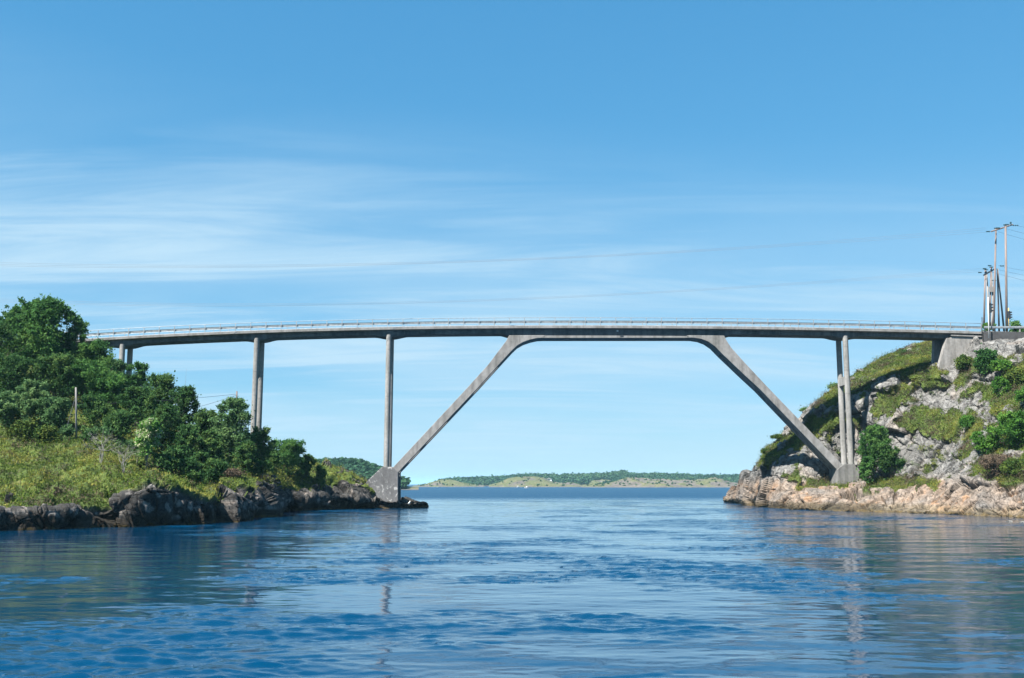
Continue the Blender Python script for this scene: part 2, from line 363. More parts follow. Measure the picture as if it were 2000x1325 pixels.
def terrain(name, cols, npx, seglen, grassfn, rockfn, seed, label, ridge_drop=3.0, tail=30, smoothfn=None, lump=0.25):
    A, vq, xq = sheet(cols, npx, seglen, ridge_drop, tail); nv, nu = A.shape[:2]
    P = A.reshape(-1, 3); n0 = grid_normals(A).reshape(-1, 3)
    V = np.repeat(vq, nu); PX, PY = project(P)
    wob = np.stack([fbm(P * 0.55, 4, seed + 60), fbm(P * 0.55 + 31, 4, seed + 61)], 1)
    g = grassfn(PX + wob[:, 0] * 16, PY + wob[:, 1] * 11, V + wob[:, 0] * 0.35, P, wob)
    g = sstep(g + 0.35 * fbm(P * 1.1, 3, seed + 70), 0.35, 0.65)
    d = rock_disp(P, 1.0, seed)
    bumps = lump * fbm(P * 0.42, 4, seed + 80) + 0.12 * np.abs(pn(P * 1.6, seed + 84))
    fade = sstep(V, 0.6, 2.2); back = 1 - sstep(V, V.max() - 2.6, V.max() - 2.0)
    sm = 1.0 if smoothfn is None else smoothfn(PX, PY, P)
    amp = np.where(g > 0.5, 0.35, 1.0) * 0 + (1 - g) * 1.0 + g * 0.22
    dd = (d * amp * (0.35 + 0.65 * fade) * sm + g * bumps * fade) * (0.3 + 0.7 * back)
    dirn = n0 * np.array([1, 1, 0.75])
    P2 = P + dirn * dd[:, None]
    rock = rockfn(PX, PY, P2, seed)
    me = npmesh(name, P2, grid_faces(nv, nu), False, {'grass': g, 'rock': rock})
    o = link(name, me, M['terrain']); tag(o, label, 'shore', None, 'structure')
    bvh = BVHTree.FromPolygons([tuple(p) for p in P2[::1]], [tuple(f) for f in grid_faces(nv, nu)])
    return dict(o=o, P=P2.reshape(nv, nu, 3), g=g.reshape(nv, nu), V=V.reshape(nv, nu), px=PX.reshape(nv, nu), py=PY.reshape(nv, nu), bvh=bvh)

LC = [(-620, [(1092, 42), (1035, 44), (1005, 49), (938, 60), (882, 74), (802, 90), (738, 107), (674, 132)]),
 (-260, [(1050, 58), (1012, 60), (988, 65), (930, 75), (868, 88), (795, 103), (735, 117), (674, 136)]),
 (-100, [(1040, 65), (1006, 67), (986, 71), (930, 80), (862, 92), (795, 105), (735, 119), (674, 136)]),
 (0, [(1036.5, 68.5), (1003, 70.2), (985, 73), (930, 82), (858, 94), (795, 106), (735, 120), (675, 136)]),
 (100, [(1034, 70.5), (1000, 72.2), (985, 75), (930, 83.5), (853, 95), (800, 106), (740, 120), (682, 136)]),
 (200, [(1030.6, 73.3), (992, 75.7), (974, 78), (925, 84), (862, 94), (812, 106), (762, 120), (714, 136)]),
 (260, [(1029, 74.7), (968, 76.0), (950, 79), (925, 85), (892, 93), (838, 106), (788, 120), (750, 136)]),
 (300, [(1028, 75.6), (958, 77.0), (942, 81), (930, 86), (908, 93), (864, 106), (815, 120), (780, 136)]),
 (350, [(1026.5, 77.5), (960, 79.0), (948, 83), (942, 88), (927, 95), (885, 106), (855, 120), (825, 136)]),
 (400, [(1024.5, 79.5), (972, 81.5), (960, 86), (951, 91), (940, 97), (908, 107), (888, 120), (864, 136)]),
 (460, [(1018, 86), (972, 88), (955, 93), (943, 96), (930, 101), (915, 110), (902, 122), (888, 136)]),
 (500, [(1014.5, 90.5), (982, 93), (960, 97), (945, 100), (930, 105), (918, 112), (906, 123), (896, 136)]),
 (522, [(1011.5, 95), (990, 97), (962, 101), (943, 104), (928, 108), (918, 115), (908, 124), (898, 136)]),
 (545, [(1000, 115), (982, 116), (960, 118), (942, 120), (928, 123), (918, 127), (908, 131), (900, 136)]),
 (600, [(997, 121.5), (975, 122.7), (955, 125), (938, 127), (924, 129.5), (914, 131.5), (907, 134), (902, 137)]),
 (650, [(995, 126.5), (972, 128), (955, 130), (940, 131.5), (929, 133), (922, 135), (917, 137), (913, 140)]),
 (690, [(993.5, 129), (974, 130.2), (960, 131.5), (949, 132.6), (940, 133.6), (934, 134.8), (930, 137), (927, 140)]),
 (714, [(993, 130.5), (978, 131.5), (966, 132.4), (955, 133.2), (946, 134), (942, 135), (941, 138), (941, 142)]),
 (735, [(992.7, 131.6), (983, 132.4), (975, 133), (968, 133.6), (964, 134.1), (960, 135), (958, 139), (958, 142)]),
 (762, [(992.4, 132.4), (989, 132.9), (986, 133.3), (984, 133.8), (982, 134.3), (980, 136), (978, 139), (977, 142)]),
 (785, [(992, 133.0), (989, 133.5), (986, 134), (982, 134.6), (978, 135.2), (974, 137), (972, 139), (971, 142)]),
 (812, [(991.2, 135.2), (989, 135.6), (986.5, 136), (984.5, 136.5), (983, 137), (981.5, 138), (980.5, 139), (980, 141)]),
 (836, [(990.4, 138.5), (990, 138.7), (989.6, 138.9), (989.4, 139.1), (989.2, 139.3), (989, 139.5), (989, 139.8), (989, 140)])]
def grassL(px, py, V, P, wob):
    top = 3.05 + 0.25 * wob[:, 0]                                   # row index of the rock edge
    g = sstep(V, top, top + 0.5)
    rk = [(430, 1010), (430, 958), (470, 948), (500, 962), (560, 958), (600, 965), (640, 950), (665, 945), (715, 960), (840, 965), (840, 1010)]
    g = np.where(inpoly(px, py, rk), 0.0, g)
    for (cx, cy, r) in ((640, 911, 9), (668, 922, 8), (708, 942, 8), (512, 955, 15), (20, 985, 7)):
        g = np.where((px - cx) ** 2 + ((py - cy) * 1.4) ** 2 < r * r, 0.1, g)
    g = np.where(px > 745, 0, g)
    return g
def rockL(px, py, P, seed):
    n = fbm(P * 0.25, 4, seed + 90)[:, None]; n2 = fbm(P * 1.2 + 7, 3, seed + 95)[:, None]
    base = np.array([0.10, 0.095, 0.09]) * (1 + 0.5 * n) + sstep(n2, 0.22, 0.6) * np.array([0.30, 0.28, 0.26])
    warm = sstep(n2 + 0.4 * n, 0.35, 0.6) * sstep(P[:, 2:3], 0.5, 1.6); base = base * (1 - 0.4 * warm) + warm * np.array([0.20, 0.15, 0.12]) * 0.9
    z = P[:, 2:3] + 0.25 * n2
    wet = 1 - sstep(z, 0.45, 1.35); base = base * (1 - wet) + wet * (np.array([0.045, 0.036, 0.025]) + 0.05 * np.clip(n2, 0, 1))
    alg = (1 - sstep(z, 0.02, 0.14)); base = base * (1 - alg) + alg * np.array([0.13, 0.09, 0.03])
    return np.clip(base * 0.47, 0.005, 0.7)
segL = [2, 3, 46, 22, 34, 40, 26, 22, 20, 6, 8, 4]
left = terrain('shore', LC, 1180, segL, grassL, rockL, 3, 'left shore of dark rock with a bright green heath slope', ridge_drop=2.5, tail=26, smoothfn=lambda px, py, P: 1 - 0.45 * sstep(px, 770, 795), lump=0.75)

RC = [(1414, [(978.6, 182), (978, 182.3), (977, 182.7), (976.5, 183), (976, 183.5), (975.5, 184), (975, 185), (974.5, 186), (974, 187)]),
 (1428, [(981, 175), (974, 175.5), (970, 176.5), (967, 177), (965, 178), (963, 179), (961, 180), (960, 181), (958, 183)]),
 (1450, [(984.5, 161), (972, 162), (962, 164), (955, 165.5), (950, 167), (946, 168.5), (942, 170), (939, 171), (937, 173)]),
 (1478, [(989, 145), (975, 146), (960, 148), (945, 149.5), (932, 151), (922, 152.5), (915, 154), (910, 156), (906, 159)]),
 (1500, [(992, 136.5), (980, 137.5), (965, 139), (950, 140.3), (928, 142), (912, 143.4), (900, 145.5), (887, 148), (874, 152)]),
 (1530, [(994, 131), (982, 132), (965, 134), (950, 136.5), (918, 140), (898, 142.4), (884, 144.5), (870, 147), (857, 150)]),
 (1560, [(995.5, 127.5), (982, 128.6), (962, 131.5), (948, 134.5), (908, 139), (890, 142), (872, 143.6), (848, 145), (822, 148)]),
 (1600, [(997, 124.5), (982, 126), (960, 130), (945, 135.5), (905, 138.6), (870, 139.8), (850, 141), (806, 143.2), (778, 147)]),
 (1640, [(999, 121), (982, 123), (958, 128), (945, 138.3), (905, 139), (855, 139.2), (818, 139.6), (782, 142), (752, 147)]),
 (1690, [(1000, 119), (982, 121), (957, 125.5), (941, 134), (895, 136.8), (835, 137.4), (782, 138.3), (752, 141.6), (718, 149)]),
 (1750, [(1001.5, 116), (982, 118), (957, 122), (941, 129.5), (880, 133.5), (822, 134.6), (752, 137), (728, 140.5), (689, 152)]),
 (1800, [(1003, 113.5), (980, 115), (955, 119), (938, 124), (870, 129), (802, 132), (724, 136.4), (712, 140), (670, 154)]),
 (1832, [(1004, 111), (980, 112.5), (950, 116.5), (930, 121), (865, 127), (795, 131), (721, 134.6), (706, 138), (664, 152)]),
 (1852, [(1005, 109), (978, 110.5), (942, 114), (922, 118), (858, 125), (790, 129.5), (722, 133.6), (708, 136), (668, 150)]),
 (1880, [(1006.5, 106), (978, 107.5), (940, 110.5), (915, 114.5), (850, 121.5), (785, 127), (706, 132.2), (692, 134.0), (668, 140)]),
 (1905, [(1008, 103), (978, 104.6), (940, 108), (912, 112), (848, 119), (780, 125), (700, 130.6), (668, 133.4), (666, 140)]),
 (1945, [(1010, 99.5), (978, 101), (942, 104), (912, 108.5), (848, 115.5), (780, 122), (704, 128), (664, 132.2), (664, 140)]),
 (2000, [(1012, 96), (978, 97.5), (944, 100.5), (915, 105), (850, 112), (780, 118), (706, 125), (661, 131), (663, 140)]),
 (2100, [(1018, 89), (982, 91), (948, 94), (915, 99), (850, 107), (780, 113), (706, 120), (656, 128), (660, 140)]),
 (2330, [(1034, 73), (990, 76), (948, 80), (915, 86), (850, 96), (780, 104), (700, 113), (648, 124), (655, 140)])]
GP = [[(1480, 905), (1490, 880), (1515, 855), (1548, 848), (1575, 862), (1560, 880), (1530, 890), (1505, 905), (1490, 915)],
 [(1578, 800), (1596, 770), (1640, 745), (1642, 790), (1630, 800), (1600, 800), (1585, 808)],
 [(1562, 862), (1555, 850), (1570, 828), (1612, 812), (1640, 800), (1640, 820), (1600, 850), (1580, 872)],
 [(1640, 757), (1700, 705), (1825, 660), (1830, 705), (1800, 722), (1740, 742), (1690, 765), (1640, 800)],
 [(1662, 820), (1700, 790), (1718, 770), (1790, 738), (1826, 712), (1850, 730), (1835, 755), (1800, 765), (1765, 770), (1760, 800), (1735, 800), (1700, 830), (1680, 835)],
 [(1725, 805), (1760, 790), (1800, 792), (1850, 800), (1875, 810), (1882, 835), (1860, 860), (1820, 850), (1790, 843), (1760, 830), (1735, 820)],
 [(1868, 795), (1880, 740), (1870, 712), (1885, 700), (2400, 668), (2400, 945), (2000, 942), (1930, 938), (1900, 932), (1895, 905), (1870, 900), (1880, 870), (1900, 850)],
 [(1570, 952), (1580, 935), (1640, 930), (1700, 935), (1790, 935), (1830, 942), (1825, 955), (1740, 958), (1690, 952), (1640, 955), (1600, 958)],
 [(1480, 935), (1550, 915), (1560, 945), (1540, 955)][:0] or [(1535, 935), (1552, 905), (1560, 905), (1560, 950)],
 [(1830, 700), (1850, 722), (1875, 705), (1885, 720), (1878, 760), (1850, 770), (1832, 745)][:0] or [(1868, 735), (1885, 735), (1885, 760), (1868, 760)]]
RP = [[(1880, 770), (1905, 762), (1940, 800), (1955, 825), (1935, 830), (1905, 812), (1885, 800)], [(1900, 715), (1925, 722), (1915, 748), (1898, 745)], [(1950, 795), (1985, 800), (1975, 812), (1950, 808)],
 [(1560, 806), (1600, 800), (1590, 826), (1568, 830)], [(1676, 800), (1702, 785), (1706, 830), (1685, 850)]]
def grassR(px, py, V, P, wob):
    g = np.zeros(len(px))
    for p in GP: g[inpoly(px, py, p)] = 1
    for p in RP: g[inpoly(px, py, p)] = 0
    nn_ = fbm(P * 0.33, 3, 55); g = np.where((nn_ > 0.30) & (py > 720) & (py < 930), 0.0, g); g = np.where((nn_ > 0.52) & (py <= 720), 0.0, g)
    mid = (py < 935) & (py > 660) & (px > 1560)
    g = np.where(mid & (g < 0.5), 0.22 + 0.25 * fbm(P * 0.3, 2, 77), g)
    g = np.where(V > 11.05, 1, g)
    g = np.where((py < 700) & (px > 1850) & (V < 11), 0.12, g)
    return np.where(P[:, 2] < 2.0, 0, g)
def rockR(px, py, P, seed):
    n = fbm(P * 0.22, 4, seed + 90)[:, None]; n2 = fbm(P * 1.0 + 7, 4, seed + 95)[:, None]
    grey = np.array([0.30, 0.295, 0.285]) * (1 + 0.30 * n2 + 0.25 * n)
    pink = np.array([0.42, 0.32, 0.245]) * (1 + 0.25 * n2)
    low = 1 - sstep(P[:, 2:3] + 0.8 * n, 2.4, 4.8)
    k = np.clip(low * (0.75 + 0.8 * n) + sstep(n + 0.3 * n2, 0.25, 0.6) * 0.35, 0, 1)
    base = grey * (1 - k) + pink * k
    rust = sstep(n2 + n, 0.45, 0.9) * low; base = base * (1 - 0.6 * rust) + 0.6 * rust * np.array([0.42, 0.22, 0.10])
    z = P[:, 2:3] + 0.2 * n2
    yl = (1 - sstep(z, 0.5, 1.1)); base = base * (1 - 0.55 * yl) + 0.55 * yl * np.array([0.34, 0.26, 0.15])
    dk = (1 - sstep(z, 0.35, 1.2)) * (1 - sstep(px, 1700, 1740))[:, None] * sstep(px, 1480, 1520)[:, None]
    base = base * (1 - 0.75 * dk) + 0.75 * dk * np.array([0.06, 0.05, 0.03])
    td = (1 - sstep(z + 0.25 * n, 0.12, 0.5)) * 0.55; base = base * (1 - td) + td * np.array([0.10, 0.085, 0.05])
    alg = (1 - sstep(z, 0.03, 0.18)); base = base * (1 - alg * 0.6) + alg * 0.6 * np.array([0.22, 0.15, 0.05])
    return np.clip(base * 0.54, 0.008, 0.75)
segR = [2, 3, 22, 24, 24, 62, 52, 60, 34, 28, 6, 8, 4]
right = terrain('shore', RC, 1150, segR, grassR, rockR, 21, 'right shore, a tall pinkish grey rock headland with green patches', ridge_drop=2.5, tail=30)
def ground(T, x, y):
    h = T['bvh'].ray_cast(Vector((x, y, 80)), Vector((0, 0, -1)))
    return h[0].z if h[0] is not None else 0.0

# ------------------------------------------------------------------ water
def water():
    rngw = np.random.default_rng(5); N_ = 1024
    def tile(size, lo, hi, p, aniso):
        k = np.fft.fftfreq(N_, size / N_) * 2 * np.pi; kx, ky = np.meshgrid(k, k, indexing='ij'); kk = np.hypot(kx, ky) + 1e-9
        lam = 2 * np.pi / kk; amp = kk ** (-p) * np.exp(-(lo / lam) ** 2) * (1 - np.exp(-(hi / lam) ** 4)); amp *= (0.16 + 0.84 * (np.abs(ky) / kk) ** aniso)
        h = np.fft.ifft2(amp * np.fft.fft2(rngw.normal(size=(N_, N_)))).real
        gx = np.gradient(h, size / N_, axis=0); gy = np.gradient(h, size / N_, axis=1); return h / math.sqrt((gx ** 2 + gy ** 2).mean())
    T1 = tile(61.0, 0.55, 3.6, 2.2, 2.2); T2 = tile(17.0, 0.15, 0.75, 1.9, 1.8)
    def samp(T, size, x, y):
        u = (x / size * N_) % N_; v = (y / size * N_) % N_; i = u.astype(int); j = v.astype(int); a = u - i; b = v - j; i1 = (i + 1) % N_; j1 = (j + 1) % N_
        return T[i, j] * (1 - a) * (1 - b) + T[i1, j] * a * (1 - b) + T[i, j1] * (1 - a) * b + T[i1, j1] * a * b
    ys = np.concatenate([[-400, -100, -20, 0, 6], np.geomspace(9, 340, 900), np.geomspace(345, 20000, 60)])
    us = np.concatenate([[-30, -6, -2, -1.0], np.linspace(-0.62, 0.62, 1050), [1.0, 2, 6, 30]])
    Yg, Ug = np.meshgrid(ys, us, indexing='ij'); Xg = Ug * np.maximum(Yg, 9)
    x, y = Xg.ravel(), Yg.ravel(); P = np.stack([x, y, 0 * x], 1)
    Pm = P * np.array([0.07, 0.10, 1]); n1 = fbm(Pm + 3.1 * np.stack([pn(P * 0.02, 5), pn(P * 0.02 + 4, 6), 0 * x], 1) * 0.3, 5, 9, 0.6) + 0.42 * fbm(P * np.array([0.16, 0.30, 1]), 5, 29, 0.72)
    px, py = project(P)
    px = np.where(y > 9, px, 1000); py = np.where(y > 9, py, 1400)
    bias = np.zeros(len(x))
    def blob(cx, cy, rx, ry, w): return w * np.exp(-(((px - cx) / rx) ** 2 + ((py - cy) / ry) ** 2))
    # smooth eddies in the lee of the rocks, rough water in the tide race (real places on the strait)
    bias += blob(930, 1010, 260, 38, -0.9) + blob(1080, 1160, 260, 14, -0.35) + blob(250, 1060, 330, 38, -0.9) + blob(1850, 1050, 260, 38, -0.75)
    bias += blob(1000, 1325, 1500, 45, 0.55) + blob(1300, 1110, 330, 28, 0.85) + blob(1350, 1030, 200, 22, 0.25) + blob(700, 1210, 120, 12, 0.6) + blob(620, 1120, 160, 20, 0.25)
    bias += blob(180, 1140, 420, 90, -0.55) + blob(1880, 1160, 260, 110, -0.45)
    rough = 0.10 + 0.90 * sstep(n1 * 1.3 + 0.8 * bias, -0.34, 0.50)
    rough = np.where(y > 190, np.maximum(rough, sstep(y, 175, 240)), rough)
    a1 = (0.014 + 0.062 * rough) * (1 - 0.5 * sstep(y, 60, 200)); a2 = (0.004 + 0.20 * rough) * (1 - sstep(y, 30, 90))
    z = T1[0, 0] * 0 + samp(T1, 61.0, x * 0.8, y) * a1 + samp(T2, 17.0, x * 0.85, y) * a2
    z *= (1 - sstep(y, 260, 340)) * sstep(y, 4, 10) * (np.abs(Ug.ravel()) < 0.63)
    P[:, 2] = z
    me = npmesh('sea', P, grid_faces(len(ys), len(us)), True, {'rough': rough})
    m, nt, b = new_mat('sea water'); q = NB(nt); r = q.attr('rough')
    b.inputs['Base Color'].default_value = (0.0, 0.027, 0.068, 1); b.inputs['IOR'].default_value = 1.333
    b.inputs['Roughness'].default_value = 0.03
    geo = q.n('ShaderNodeNewGeometry').outputs['Position']; sp = q.n('ShaderNodeSeparateXYZ'); q.l(geo, sp.inputs[0])
    far = q.n('ShaderNodeMapRange'); far.inputs[1].default_value = 35; far.inputs[2].default_value = 110; q.l(sp.outputs[1], far.inputs[0])
    n1_ = q.noise(1.5, 4, 0.55, sc=(0.6, 1.3, 1)); n2_ = q.noise(9, 3, 0.6, sc=(0.8, 1.2, 1))
    h = q.math('ADD', q.math('MULTIPLY', n1_, q.math('MULTIPLY', far.outputs[0], 1.6)), q.math('MULTIPLY', n2_, 0.05))
    bp = q.n('ShaderNodeBump'); bp.inputs['Distance'].default_value = 0.3; q.l(h, bp.inputs['Height'])
    q.l(q.math('ADD', q.math('MULTIPLY', r, 0.85), 0.035), bp.inputs['Strength']); q.l(bp.outputs[0], b.inputs['Normal'])
    far2 = q.n('ShaderNodeMapRange'); far2.inputs[1].default_value = 170; far2.inputs[2].default_value = 260; q.l(sp.outputs[1], far2.inputs[0])
    rr = q.math('ADD', q.math('MULTIPLY', r, q.math('ADD', q.math('MULTIPLY', far.outputs[0], 0.06), q.math('MULTIPLY', far2.outputs[0], 0.26))), 0.01); q.l(rr, b.inputs['Roughness'])
    o = link('water', me, m); tag(o, 'blue tidal strait with rippled and glassy patches', 'water', None, 'structure')
    # sea floor so the sheet is closed below
    mb = MB(); mb.box(-30000, 30000, -800, 30000, -14, -12); ob = mb.build('seabed', simple('silt', (0.05, 0.06, 0.05), 0.9)); tag(ob, 'sea floor under the strait', 'sea floor', None, 'structure')
water()

# ------------------------------------------------------------------ bridge
YC = 136.1; YF = YC - 2.05
prof = [(-60, 680.5), (60, 668.8), (140, 663.3), (200, 659.7), (350, 652.6), (500, 647.2), (780, 639.9), (1000, 636.9), (1200, 636.0), (1400, 637.2), (1660, 642.2), (1870, 647.4), (1960, 649.8), (2100, 653)]
PXs = [xat(a, b_, YF) for a, b_ in prof]; PZs = [zat(b_, YF) for a, b_ in prof]
_c = np.polyfit(PXs, PZs, 4)
def zd(x): return float(np.polyval(_c, x))
X0 = xat(95, 666, YF); X1 = xat(1919, 650, YF); XA = xat(1850, 650, YF)
SLAB = 0.30
piers = [(238, 680), (499.5, 680), (758, 680), (1653, 680)]
def pierx(px, py=700): return xat(px, py, YC - 1.4)
PX_ = [pierx(238), pierx(500.5), pierx(759), pierx(1652.5)]
bridge = empty('bridge', (0, YC, 0), 'long grey concrete strut frame bridge with a thin steel railing across the strait', 'bridge')
bw = bridge
xs = np.arange(X0, X1 + 0.01, (X1 - X0) / 110)
mb = MB()
mb.sweep([[(x, YC - 2.05, zd(x) - SLAB), (x, YC - 2.05, zd(x)), (x, YC - 1.83, zd(x)), (x, YC - 1.81, zd(x) - 0.10), (x, YC + 1.81, zd(x) - 0.10), (x, YC + 1.83, zd(x)), (x, YC + 2.05, zd(x)), (x, YC + 2.05, zd(x) - SLAB), (x, YC + 1.3, zd(x) - SLAB - 0.12), (x, YC - 1.3, zd(x) - SLAB - 0.12)] for x in xs])
mb.build('deck_slab', M['conc'], bridge)
mb = MB(); mb.sweep([[(x, YC - 1.8, zd(x) - 0.095), (x, YC - 1.8, zd(x) - 0.07), (x, YC + 1.8, zd(x) - 0.07), (x, YC + 1.8, zd(x) - 0.095)] for x in xs]); mb.build('road_surface', M['asphalt'], bridge)
KL, KR = xat(996, 657, YC - 1.6), xat(1413.5, 657, YC - 1.6)
def hnch(x):
    d = min(abs(x - p) for p in PX_); t = max(0.0, 1 - max(0, d - 0.3) / 2.0); return t * t * (3 - 2 * t)
def gdepth(x):
    k = max(0, min(1, (x - KL + 1.2) / 1.2)) * max(0, min(1, (KR + 1.2 - x) / 1.2))
    return SLAB + 0.60 + 0.37 * k + 0.27 * hnch(x)
gx = np.arange(X0, XA + 0.7, 0.3); mb = MB()
def gsec(x):
    hw = 1.35 + 0.22 * hnch(x); z = zd(x); d = gdepth(x)
    return [(x, YC - hw - 0.06, z - SLAB - 0.05), (x, YC + hw + 0.06, z - SLAB - 0.05), (x, YC + hw, z - d), (x, YC - hw, z - d)]
mb.sweep([gsec(x) for x in gx]); mb.build('girder', M['conc_shade'], bridge)
# columns
col_info = [(0, None), (1, None), (2, zat(912.6, YC - 1.4)), (3, zat(906.8, YC - 1.4))]
for k, zb in col_info:
    x = PX_[k]
    for sgn in (-1, 1):
        y = YC + 1.4 * sgn
        z0 = (ground(left, x, y) - 1.0) if zb is None else zb - 0.05
        z1 = zd(x) - gdepth(x) + 0.25
        lean = {1: -0.07, 2: -0.06, 3: 0.03}.get(k, 0) * (1.0)
        n = 10; pts = [(x + lean * (1 - t / n), y, z0 + (z1 - z0) * t / n) for t in range(n + 1)]
        mb = MB(); mb.tube(pts, [0.375 - 0.02 * t / n for t in range(n + 1)], 20)
        for zz in np.arange(z0 + 3.1, z1 - 1, 3.1): mb.tube([(x + lean * (1 - (zz - z0) / (z1 - z0)), y, zz - 0.02), (x + lean * (1 - (zz - z0) / (z1 - z0)), y, zz + 0.02)], 0.382, 20)
        o = mb.build('column', M['conc_col'], bridge, True); o.data.set_sharp_from_angle(angle=R(40)) if hasattr(o.data, 'set_sharp_from_angle') else None
    if k == 3:
        zt, zl = zat(735.5, YC - 1.2), zat(752.5, YC - 1.2); mb = MB(); mb.box(x - 0.30, x + 0.30, YC - 1.1, YC + 1.1, zl, zt); mb.build('crossbeam', M['conc_col'], bridge, bevel=0.04)
# struts
def wxz(pts, Y): return [(float(at(a, b_, Y)[0]), float(at(a, b_, Y)[2])) for a, b_ in pts]
YS = YC - 1.6
lp = [(764, 917), (910.5, 760), (954, 712), (976.5, 682), (988, 667), (994.5, 655.2), (1064, 655.0), (1064, 660.2), (1050, 660.8), (1036, 663.8), (1022, 668.6), (1010, 675.5), (999, 686), (960, 728.5), (931.5, 760), (776, 925)]
rp = [(1648.5, 911), (1500, 757), (1455, 709), (1428, 679), (1419, 665), (1414.5, 655.6), (1342, 655.0), (1342, 660.0), (1356, 660.4), (1370, 662.6), (1383, 667.5), (1396, 676.5), (1410, 691), (1452, 731), (1483.5, 760), (1636, 919)]
for nm, pl in (('strut', lp), ('strut', rp)):
    poly = wxz(pl, YS)
    for a, b_ in ((YC - 1.6, YC - 0.70), (YC + 0.70, YC + 1.6)):
        mb = MB(); mb.prism_y(poly, a, b_); mb.build('strut', M['conc'], bridge, bevel=0.05)
    # cross panel joining the legs in the upper part and at mid height
    def lerp(i, j, t): return ((poly[i][0] * (1 - t) + poly[j][0] * t), (poly[i][1] * (1 - t) + poly[j][1] * t))
    knee = poly[2:-2]; mb = MB(); mb.prism_y([(x_, z_) for x_, z_ in wxz([pl[3], pl[4], pl[5], pl[6], pl[7], pl[8], pl[9], pl[10], pl[11], pl[12]], YS + 0.0)], YC - 0.70, YC + 0.70); mb.build('knee', M['conc'], bridge)
    a0, a1 = np.array(poly[0]), np.array(poly[1]); b0, b1 = np.array(poly[-1]), np.array(poly[-2])
    for t0, t1 in (((0.30, 0.36), (0.66, 0.98)) if pl is lp else ((0.0, 0.99),)):
        q1, q2 = a0 + (a1 - a0) * t0, a0 + (a1 - a0) * t1; r1, r2 = b0 + (b1 - b0) * t0, b0 + (b1 - b0) * t1
        i_ = 0.3 if pl is lp else 0.12; mb = MB()
        mb.prism_y([tuple(q1 * (1 - i_) + r1 * i_), tuple(q2 * (1 - i_) + r2 * i_), tuple(q2 * i_ + r2 * (1 - i_)), tuple(q1 * i_ + r1 * (1 - i_))], YC - 0.70, YC + 0.70)
        mb.build('strut_web', M['conc'], bridge)
rib = wxz([(1062, 655.0), (1344, 655.0), (1344, 660.0), (1062, 660.2)], YS)
xr0, xr1 = rib[0][0], rib[1][0]; n = 24; zt = lambda x: zd(x) - SLAB - 0.97 + 0.02
mb = MB(); zr0, zr1 = rib[3][1], rib[2][1]
mb.sweep([[(x, YS, zd(x) - SLAB - 0.94), (x, YC + 1.6, zd(x) - SLAB - 0.94), (x, YC + 1.6, zr0 + (zr1 - zr0) * (x - xr0) / (xr1 - xr0) + 0.006 * 0), (x, YS, zr0 + (zr1 - zr0) * (x - xr0) / (xr1 - xr0))] for x in np.linspace(xr0, xr1, n)])
mb.build('bottom_flange', M['conc'], bridge)
# left footing: two walls with a slot between
fp = wxz([(715.5, 941.5), (746, 912.3), (766, 912.3), (777.3, 922.5), (777.3, 990), (735, 994), (712, 972)], YC - 1.75)
for a, b_, nm in ((YC - 1.75, YC - 0.9, 'footing'), (YC + 0.9, YC + 1.75, 'footing')):
    mb = MB(); mb.prism_y(fp, a, b_); mb.build('footing', M['conc_dk'], bridge, bevel=0.05)
mb = MB(); mb.prism_y([(x if x < fp[3][0] - 0.2 else x - 0.55, z) for x, z in fp], YC - 0.9, YC + 0.9); mb.build('footing_core', M['conc_dk'], bridge)
fr = wxz([(1634.7, 917.5), (1649, 906.5), (1668, 906.5), (1678.5, 921), (1678.5, 965), (1634.7, 965)], YC - 1.75)
mb = MB(); mb.prism_y(fr, YC - 1.75, YC + 1.75); mb.build('footing', mat_concrete('board marked concrete', (0.15, 0.148, 0.145), (0.22, 0.217, 0.21), 0.6), bridge, bevel=0.06)
# abutments
YA = YC - 1.75
ab = wxz([(1858.5, 657.6), (1925, 660), (1925, 740), (1845, 740), (1831.5, 722), (1848.5, 661), (1857, 659.5)], YA)
mb = MB(); mb.prism_y(ab, YA, YA + 0.7); mb.build('wing_wall', M['abut'], bridge, bevel=0.04)
ab2 = wxz([(1824.7, 662), (1880, 664), (1880, 745), (1821.5, 745)], YC + 0.95); mb = MB(); mb.prism_y(ab2, YC + 0.95, YC + 1.7); mb.build('wing_wall', M['abut'], bridge, bevel=0.04)
ab3 = wxz([(1862, 659), (1925, 660), (1925, 740), (1862, 740)], YC); mb = MB(); mb.prism_y(ab3, YA + 0.7, YC + 0.95); mb.build('abutment', M['abut'], bridge)
lg = wxz([(1857.5, 653.9), (1919.5, 656.2), (1919.5, 658.6), (1857.5, 656.3)], YA - 0.18)
mb = MB(); mb.prism_y(lg, YA - 0.18, YC + 2.0); mb.build('abutment_ledge', M['conc'], bridge)
mb = MB(); mb.prism_y(wxz([(1868, 652.5), (1919.3, 654.5), (1919.3, 658), (1868, 656)], YA), YA + 0.15, YC + 1.7); mb.build('abutment_wall', M['conc_shade'], bridge)
xl = X0; mb = MB(); mb.prism_y([(xl - 5, zd(xl) - 0.05), (xl + 1.5, zd(xl + 1.5) - SLAB - 0.5), (xl + 0.6, zd(xl) - 6), (xl - 5, zd(xl) - 6)], YC - 1.8, YC + 1.8); mb.build('abutment', M['abut'], bridge)
# drain mark on the web at mid span
mb = MB(); mb.box(*(lambda x: (x - 0.12, x + 0.12))(xat(1206, 646, YC - 1.4)), YC - 1.47, YC - 1.36, zat(648.4, YC - 1.4), zat(645.2, YC - 1.4)); mb.build('drain_outlet', M['white'], bridge)
mb = MB(); x_ = xat(1214.5, 656, YS); mb.box(x_ - 0.22, x_ + 0.22, YS - 0.03, YS + 0.05, zat(658.5, YS), zat(655.2, YS)); mb.build('patch_repair', M['dark'], bridge)
